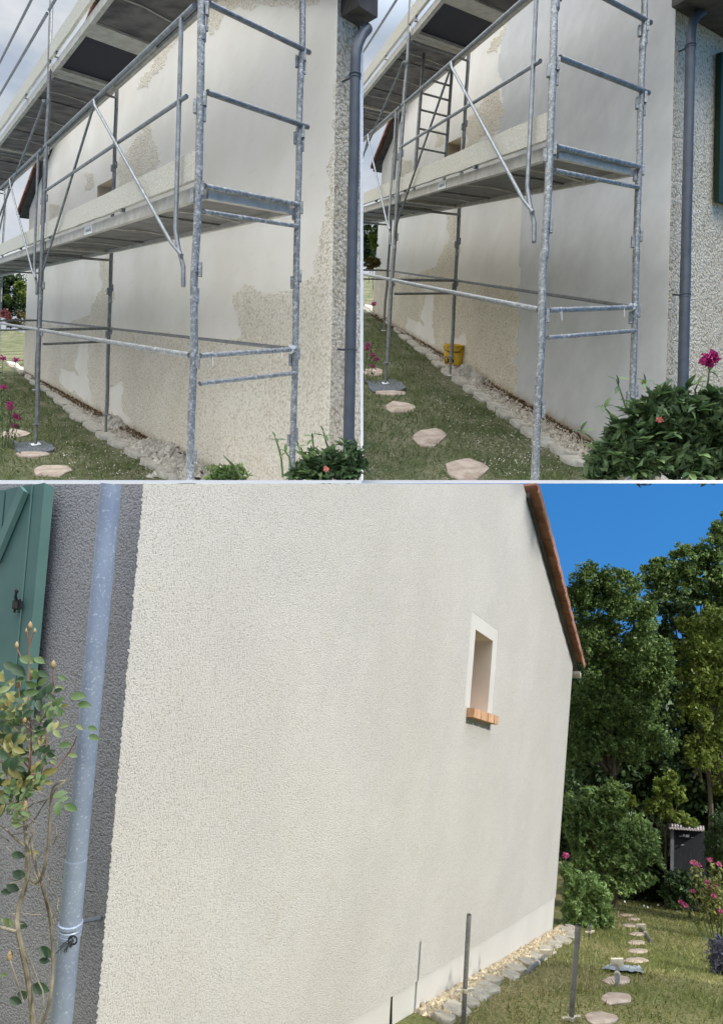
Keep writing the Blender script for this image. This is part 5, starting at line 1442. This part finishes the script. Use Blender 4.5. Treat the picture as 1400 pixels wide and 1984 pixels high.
gravel_sun = simple('ochre_gravel', (.27, .215, .135), (.44, .37, .25), 30, .95, island=.35)
chips('gravel', np.array(pts), .016, gravel_sun, 'ochre gravel strip between stones and the sunlit wall', rs)
_st = [(1213, 1774, 30, 4.5), (1227, 1782, 26, 5), (1218, 1794, 34, 7), (1237, 1811, 42, 7), (1232, 1827, 44, 9), (1232, 1844, 48, 9), (1230, 1862, 56, 10), (1196, 1901, 62, 17), (1193, 1937, 66, 25), (1165, 1976, 78, 26)]
_lb = ['farthest small stepping stone at the shade edge of the sunny lawn', 'second farthest stepping stone of the sunny lawn path', 'stepping stone just behind the fallen jack on the sunny lawn', 'stepping stone touching the fallen jack on the sunny lawn path', 'sunlit stepping stone just in front of the fallen jack', 'sixth stepping stone counted from the far end of the lawn path', 'sunlit stepping stone right behind the crumpled mat', 'shaded stepping stone under the jack on the mat', 'second nearest stepping stone of the sunny lawn path, in shade', 'nearest stepping stone of the lawn path, cut by the frame']
for k, ((u, v, wp, hp), lb) in enumerate(zip(_st, _lb)):
    tag(stone_px(F3, 'stepping_stone', u, v, wp, hp, .014, step_mat, seed=300 + k, n=9), lb, 'stone', 'stepping stones on the sunny lawn')
# crumpled mat
_P = [F3.gp(u, v, .012) for u, v in ((1164, 1882), (1180, 1873), (1238, 1876), (1246, 1890))]
m = MB(); n = 10; vs = []
for i in range(n + 1):
    for j in range(n + 1):
        x, y = i / n, j / n
        p = _P[0] * (1 - x) * (1 - y) + _P[1] * (1 - x) * y + _P[2] * x * y + _P[3] * x * (1 - y)
        vs.append(p + F3.up * (.012 * abs(math.sin(i * 1.3 + j * .7)) + rng.uniform(0, .006)))
m.add(vs, [(i * (n + 1) + j, (i + 1) * (n + 1) + j, (i + 1) * (n + 1) + j + 1, i * (n + 1) + j + 1) for i in range(n) for j in range(n)])
tag(m.build('crumpled_mat', simple('grey_blue_cloth', (.14, .16, .18), (.26, .28, .29), 12, .9), None, False, loc=_P[0]), 'crumpled grey mat under the lying jack on the lawn', 'mat')
# scaffold jacks and tubes left standing or lying in the grass
rust = metal_mat('dull_scaffold_tube', (.17, .165, .16), (.36, .34, .30), .66)
plate_mat = simple('plaster_stained_plate', (.30, .27, .20), (.46, .42, .33), 14, .85)
def standing(u0, v0, u1, v1, wpx, collar_v, label, name='scaffold_tube', nut=True):
    foot = F3.gp(u1, v1); d = foot[1]; top = ray(u0, v0) * d; r = wpx / 2 / FPX * d
    t = thing(name, label, 'tube', foot, 'scaffold tubes left on the sunny lawn')
    ax_ = (top - foot) / np.linalg.norm(top - foot)
    m = MB(); m.path([foot - ax_ * .02, top - ax_ * r * .15, top], [r, r, r * .9], 16, False)
    m.path([top, top - ax_ * r * 2], [r * .75, r * .75], 16, False)
    vs = []; m.build('tube', rust, t, True)
    if nut:
        k = (collar_v - v0) / (v1 - v0); q = top + (foot - top) * k
        m = MB(); m.path([q - ax_ * r * .8, q - ax_ * r * .7, q + ax_ * r * .7, q + ax_ * r * .8], [r, r * 1.3, r * 1.3, r], 12)
        m.cbox(q, A(r * 3.6, r * .8, 0), A(-.2, 1, 0) * r * .5, ax_ * r * .45); m.build('wing_nut', plate_mat, t)
    return t
standing(908, 1772, 896.5, 1985, 9.4, 1918, 'tall grey tube standing in the grass before the sunlit wall')
standing(1119, 1793, 1105, 1980, 10.5, 1972, 'tall grey tube standing at the near right of the lawn')
standing(1142, 1791, 1141.5, 1816, 5.5, 1805, 'short tube standing beside the low bush at the house corner')
foot = F3.gp(757, 1990); d = foot[1]
m = MB(); m.path([foot, ray(757.5, 1940) * d, ray(760, 1905) * d, ray(763, 1887) * d], [.0065, .007, .006, .002], 6)
tag(m.build('metal_stake', black_iron, None, True, loc=foot), 'thin dark stake standing near the foot of the sunlit wall', 'stake')
def lying(plate, p0, p1, wpx, label, nutk=.45):
    q0 = F3.gp(*p0, .02); q1 = F3.gp(*p1, .012); d = q0[1]; r = wpx / 2 / FPX * d
    t = thing('base_jack', label, 'jack', q0, 'scaffold jacks left on the sunny lawn')
    ax_ = (q1 - q0) / np.linalg.norm(q1 - q0)
    c = ray(*plate[:2]) * (d + .01); ez = np.cross(ax_, A(0, 0, 1)); ez /= np.linalg.norm(ez)
    hw, hh = plate[2] / 2 / FPX * d, plate[3] / 2 / FPX * d
    m = MB(); m.path([c, q1], [r, r], 12); m.path([q1, q1 - ax_ * r * 2], [r * .7, r * .7], 12, False); m.build('tube', rust, t, True)
    m = MB(); m.cbox(c, A(1, 0, .05) * hw, A(0, 1, .35) * .006, A(-.08, 0, 1) * hh); m.build('base_plate', plate_mat, t)
    q = c + (q1 - c) * nutk; ax2 = (q1 - c) / np.linalg.norm(q1 - c)
    m = MB(); m.path([q - ax2 * r * .8, q - ax2 * r * .7, q + ax2 * r * .7, q + ax2 * r * .8], [r, r * 1.4, r * 1.4, r], 12)
    m.cbox(q, np.cross(ax2, A(0, -1, .3)) * r * 3.2, ax2 * r * .45, np.cross(ax2, A(1, 0, 0)) * r * .5); m.build('wing_nut', plate_mat, t)
    return t
lying((1056, 1853, 22, 26), (1056, 1855), (1018, 1888), 8.5, 'jack with square plate lying on the pale edging stones')
lying((1195, 1873, 24, 32), (1195, 1878), (1194.5, 1912), 8.0, 'jack with square plate lying on the crumpled mat')
lying((1241, 1798, 18, 15), (1243, 1800), (1261, 1827), 6.0, 'jack with square plate fallen across the far stepping stones')
# white daisies in the far shade
m = MB()
for (u, v) in ((1273, 1760), (1253, 1765), (1209, 1754), (1202, 1743), (1301, 1725), (1246, 1762), (1310, 1772)):
    q = F3.gp(u, v, .05); m.cbox(q, A(.010, 0, 0), A(0, .010, .004), A(0, 0, .004))
tag(m.build('daisies', white_paint), 'tiny pale daisies dotted in the shaded far grass', 'flowers', kind='stuff')

# ================================================================== UNSEEN TREES AND HEDGE (right) ADDED to shade the terrace and near lawn
def shade_tree(name, label, cat, foot, ctr, rad, seed, group, lobes=()):
    rs = np.random.default_rng(seed); ctr, rad = np.asarray(ctr, float), np.asarray(rad, float)
    sh_v = np.array(S) * 14.0; ctr = ctr + sh_v; lobes = [(np.asarray(c2) + sh_v, r2) for c2, r2 in lobes]; foot = A(ctr[0] + 1.5, ctr[1] + 6.5, -4.5)
    t = thing(name, label, cat, foot, group)
    nu, nv = 40, 24; vs = []
    for i in range(nv + 1):
        th = math.pi * i / nv
        for j in range(nu):
            ph = 2 * math.pi * j / nu
            d = A(math.sin(th) * math.cos(ph), math.sin(th) * math.sin(ph), math.cos(th))
            e = np.sign(d) * np.abs(d) ** .75
            k = .93 + .06 * math.sin(5 * ph + 3 * math.cos(4 * th) + seed) + .05 * math.sin(7 * th + 2 * ph)
            vs.append(ctr + e * rad * k)
    m = MB(); m.add(vs, [(i * nu + j, i * nu + (j + 1) % nu, (i + 1) * nu + (j + 1) % nu, (i + 1) * nu + j) for i in range(nv) for j in range(nu)])
    n0 = len(vs)
    for c2, r2 in lobes:
        m.add([np.asarray(c2) + (np.asarray(p) - ctr) / rad * np.asarray(r2) for p in vs[:n0]], [(i * nu + j, i * nu + (j + 1) % nu, (i + 1) * nu + (j + 1) % nu, (i + 1) * nu + j) for i in range(nv) for j in range(nu)])
    m.build('crown', leaf_hedge, t)
    P_ = np.array(vs)[rs.integers(0, len(vs), 9000)] + rs.normal(0, .07, (9000, 3))
    V, Q = leaf_mesh_arrays(P_, .16, .55, rs); mesh_arrays('leaves', V, Q, leaf_hedge, t)
    m = MB(); m.path([np.asarray(foot, float), np.asarray(foot, float) * .75 + ctr * .25 + A(0, 0, 1.6), ctr], [.25, .2, .12], 10); m.build('trunk', bark, t, True)
    return t
shade_tree('sun_blocker_tree', 'tall evergreen added beyond the right edge to block sun, nearest to the viewer', 'tree', (8.6, 8.2, -2.5), (5.4, 4.1, 8.1), (1.7, 2.4, 3.9), 1, 'added evergreens blocking sun right of the terrace', [((5.7, 1.7, 9.6), (1.7, 1.9, 3.3))])
shade_tree('sun_blocker_tree', 'tall evergreen added beyond the right edge to block sun, in the middle of three', 'tree', (7.4, 8.6, -2.5), (6.3, 6.9, 8.2), (1.9, 3.1, 6.6), 2, 'added evergreens blocking sun right of the terrace')
shade_tree('sun_blocker_tree', 'tall evergreen added beyond the right edge to block sun, farthest from the viewer', 'tree', (10.0, 11, -3.0), (9.2, 8.8, 12.5), (2.2, 2.8, 4.0), 3, 'added evergreens blocking sun right of the terrace')

gh = thing('shade_hedge', 'unseen sloping hedge beyond the right edge, shaped to shade the near lawn', 'hedge', (4.6, 2.5, -3.2))
prof_ = [(-.5, 2.2), (.5, 1.9), (1.5, 1.35), (2.13, .94), (2.58, .58), (3.02, .21), (3.53, -.22), (3.75, -.46), (3.95, -.78), (4.15, -1.25), (4.25, -1.6), (4.32, -2.4)]  # top outline set so its shadow covers only the near lawn
yy = np.linspace(-.5, 4.3, 60); zz = np.interp(yy, [p[0] for p in prof_], [p[1] for p in prof_]) + .02 * np.sin(yy * 9) + .015 * np.sin(yy * 23)
vs = []
for y_, z_ in zip(yy, zz): vs += [A(4.46, y_, -4.0), A(4.48, y_, z_ - .05), A(4.6, y_, z_), A(4.72, y_, z_ - .05), A(4.74, y_, -4.0)]
m = MB(); m.add(vs, [(5 * k + e, 5 * k + e + 1, 5 * k + e + 6, 5 * k + e + 5) for k in range(59) for e in range(4)]); m.build('hedge_body', leaf_hedge, gh)
rs = np.random.default_rng(91); kk = rs.integers(0, 60, 6000)
C = np.stack([4.6 + rs.normal(0, .1, 6000), yy[kk] + rs.uniform(-.05, .05, 6000), np.where(rs.uniform(0, 1, 6000) < .35, zz[kk] + rs.normal(0, .02, 6000), rs.uniform(-3.6, 0, 6000) * .8 + np.minimum(zz[kk], 0))], 1)
V, Q = leaf_mesh_arrays(C, .05, .55, rs); mesh_arrays('leaves', V, Q, leaf_hedge, gh)
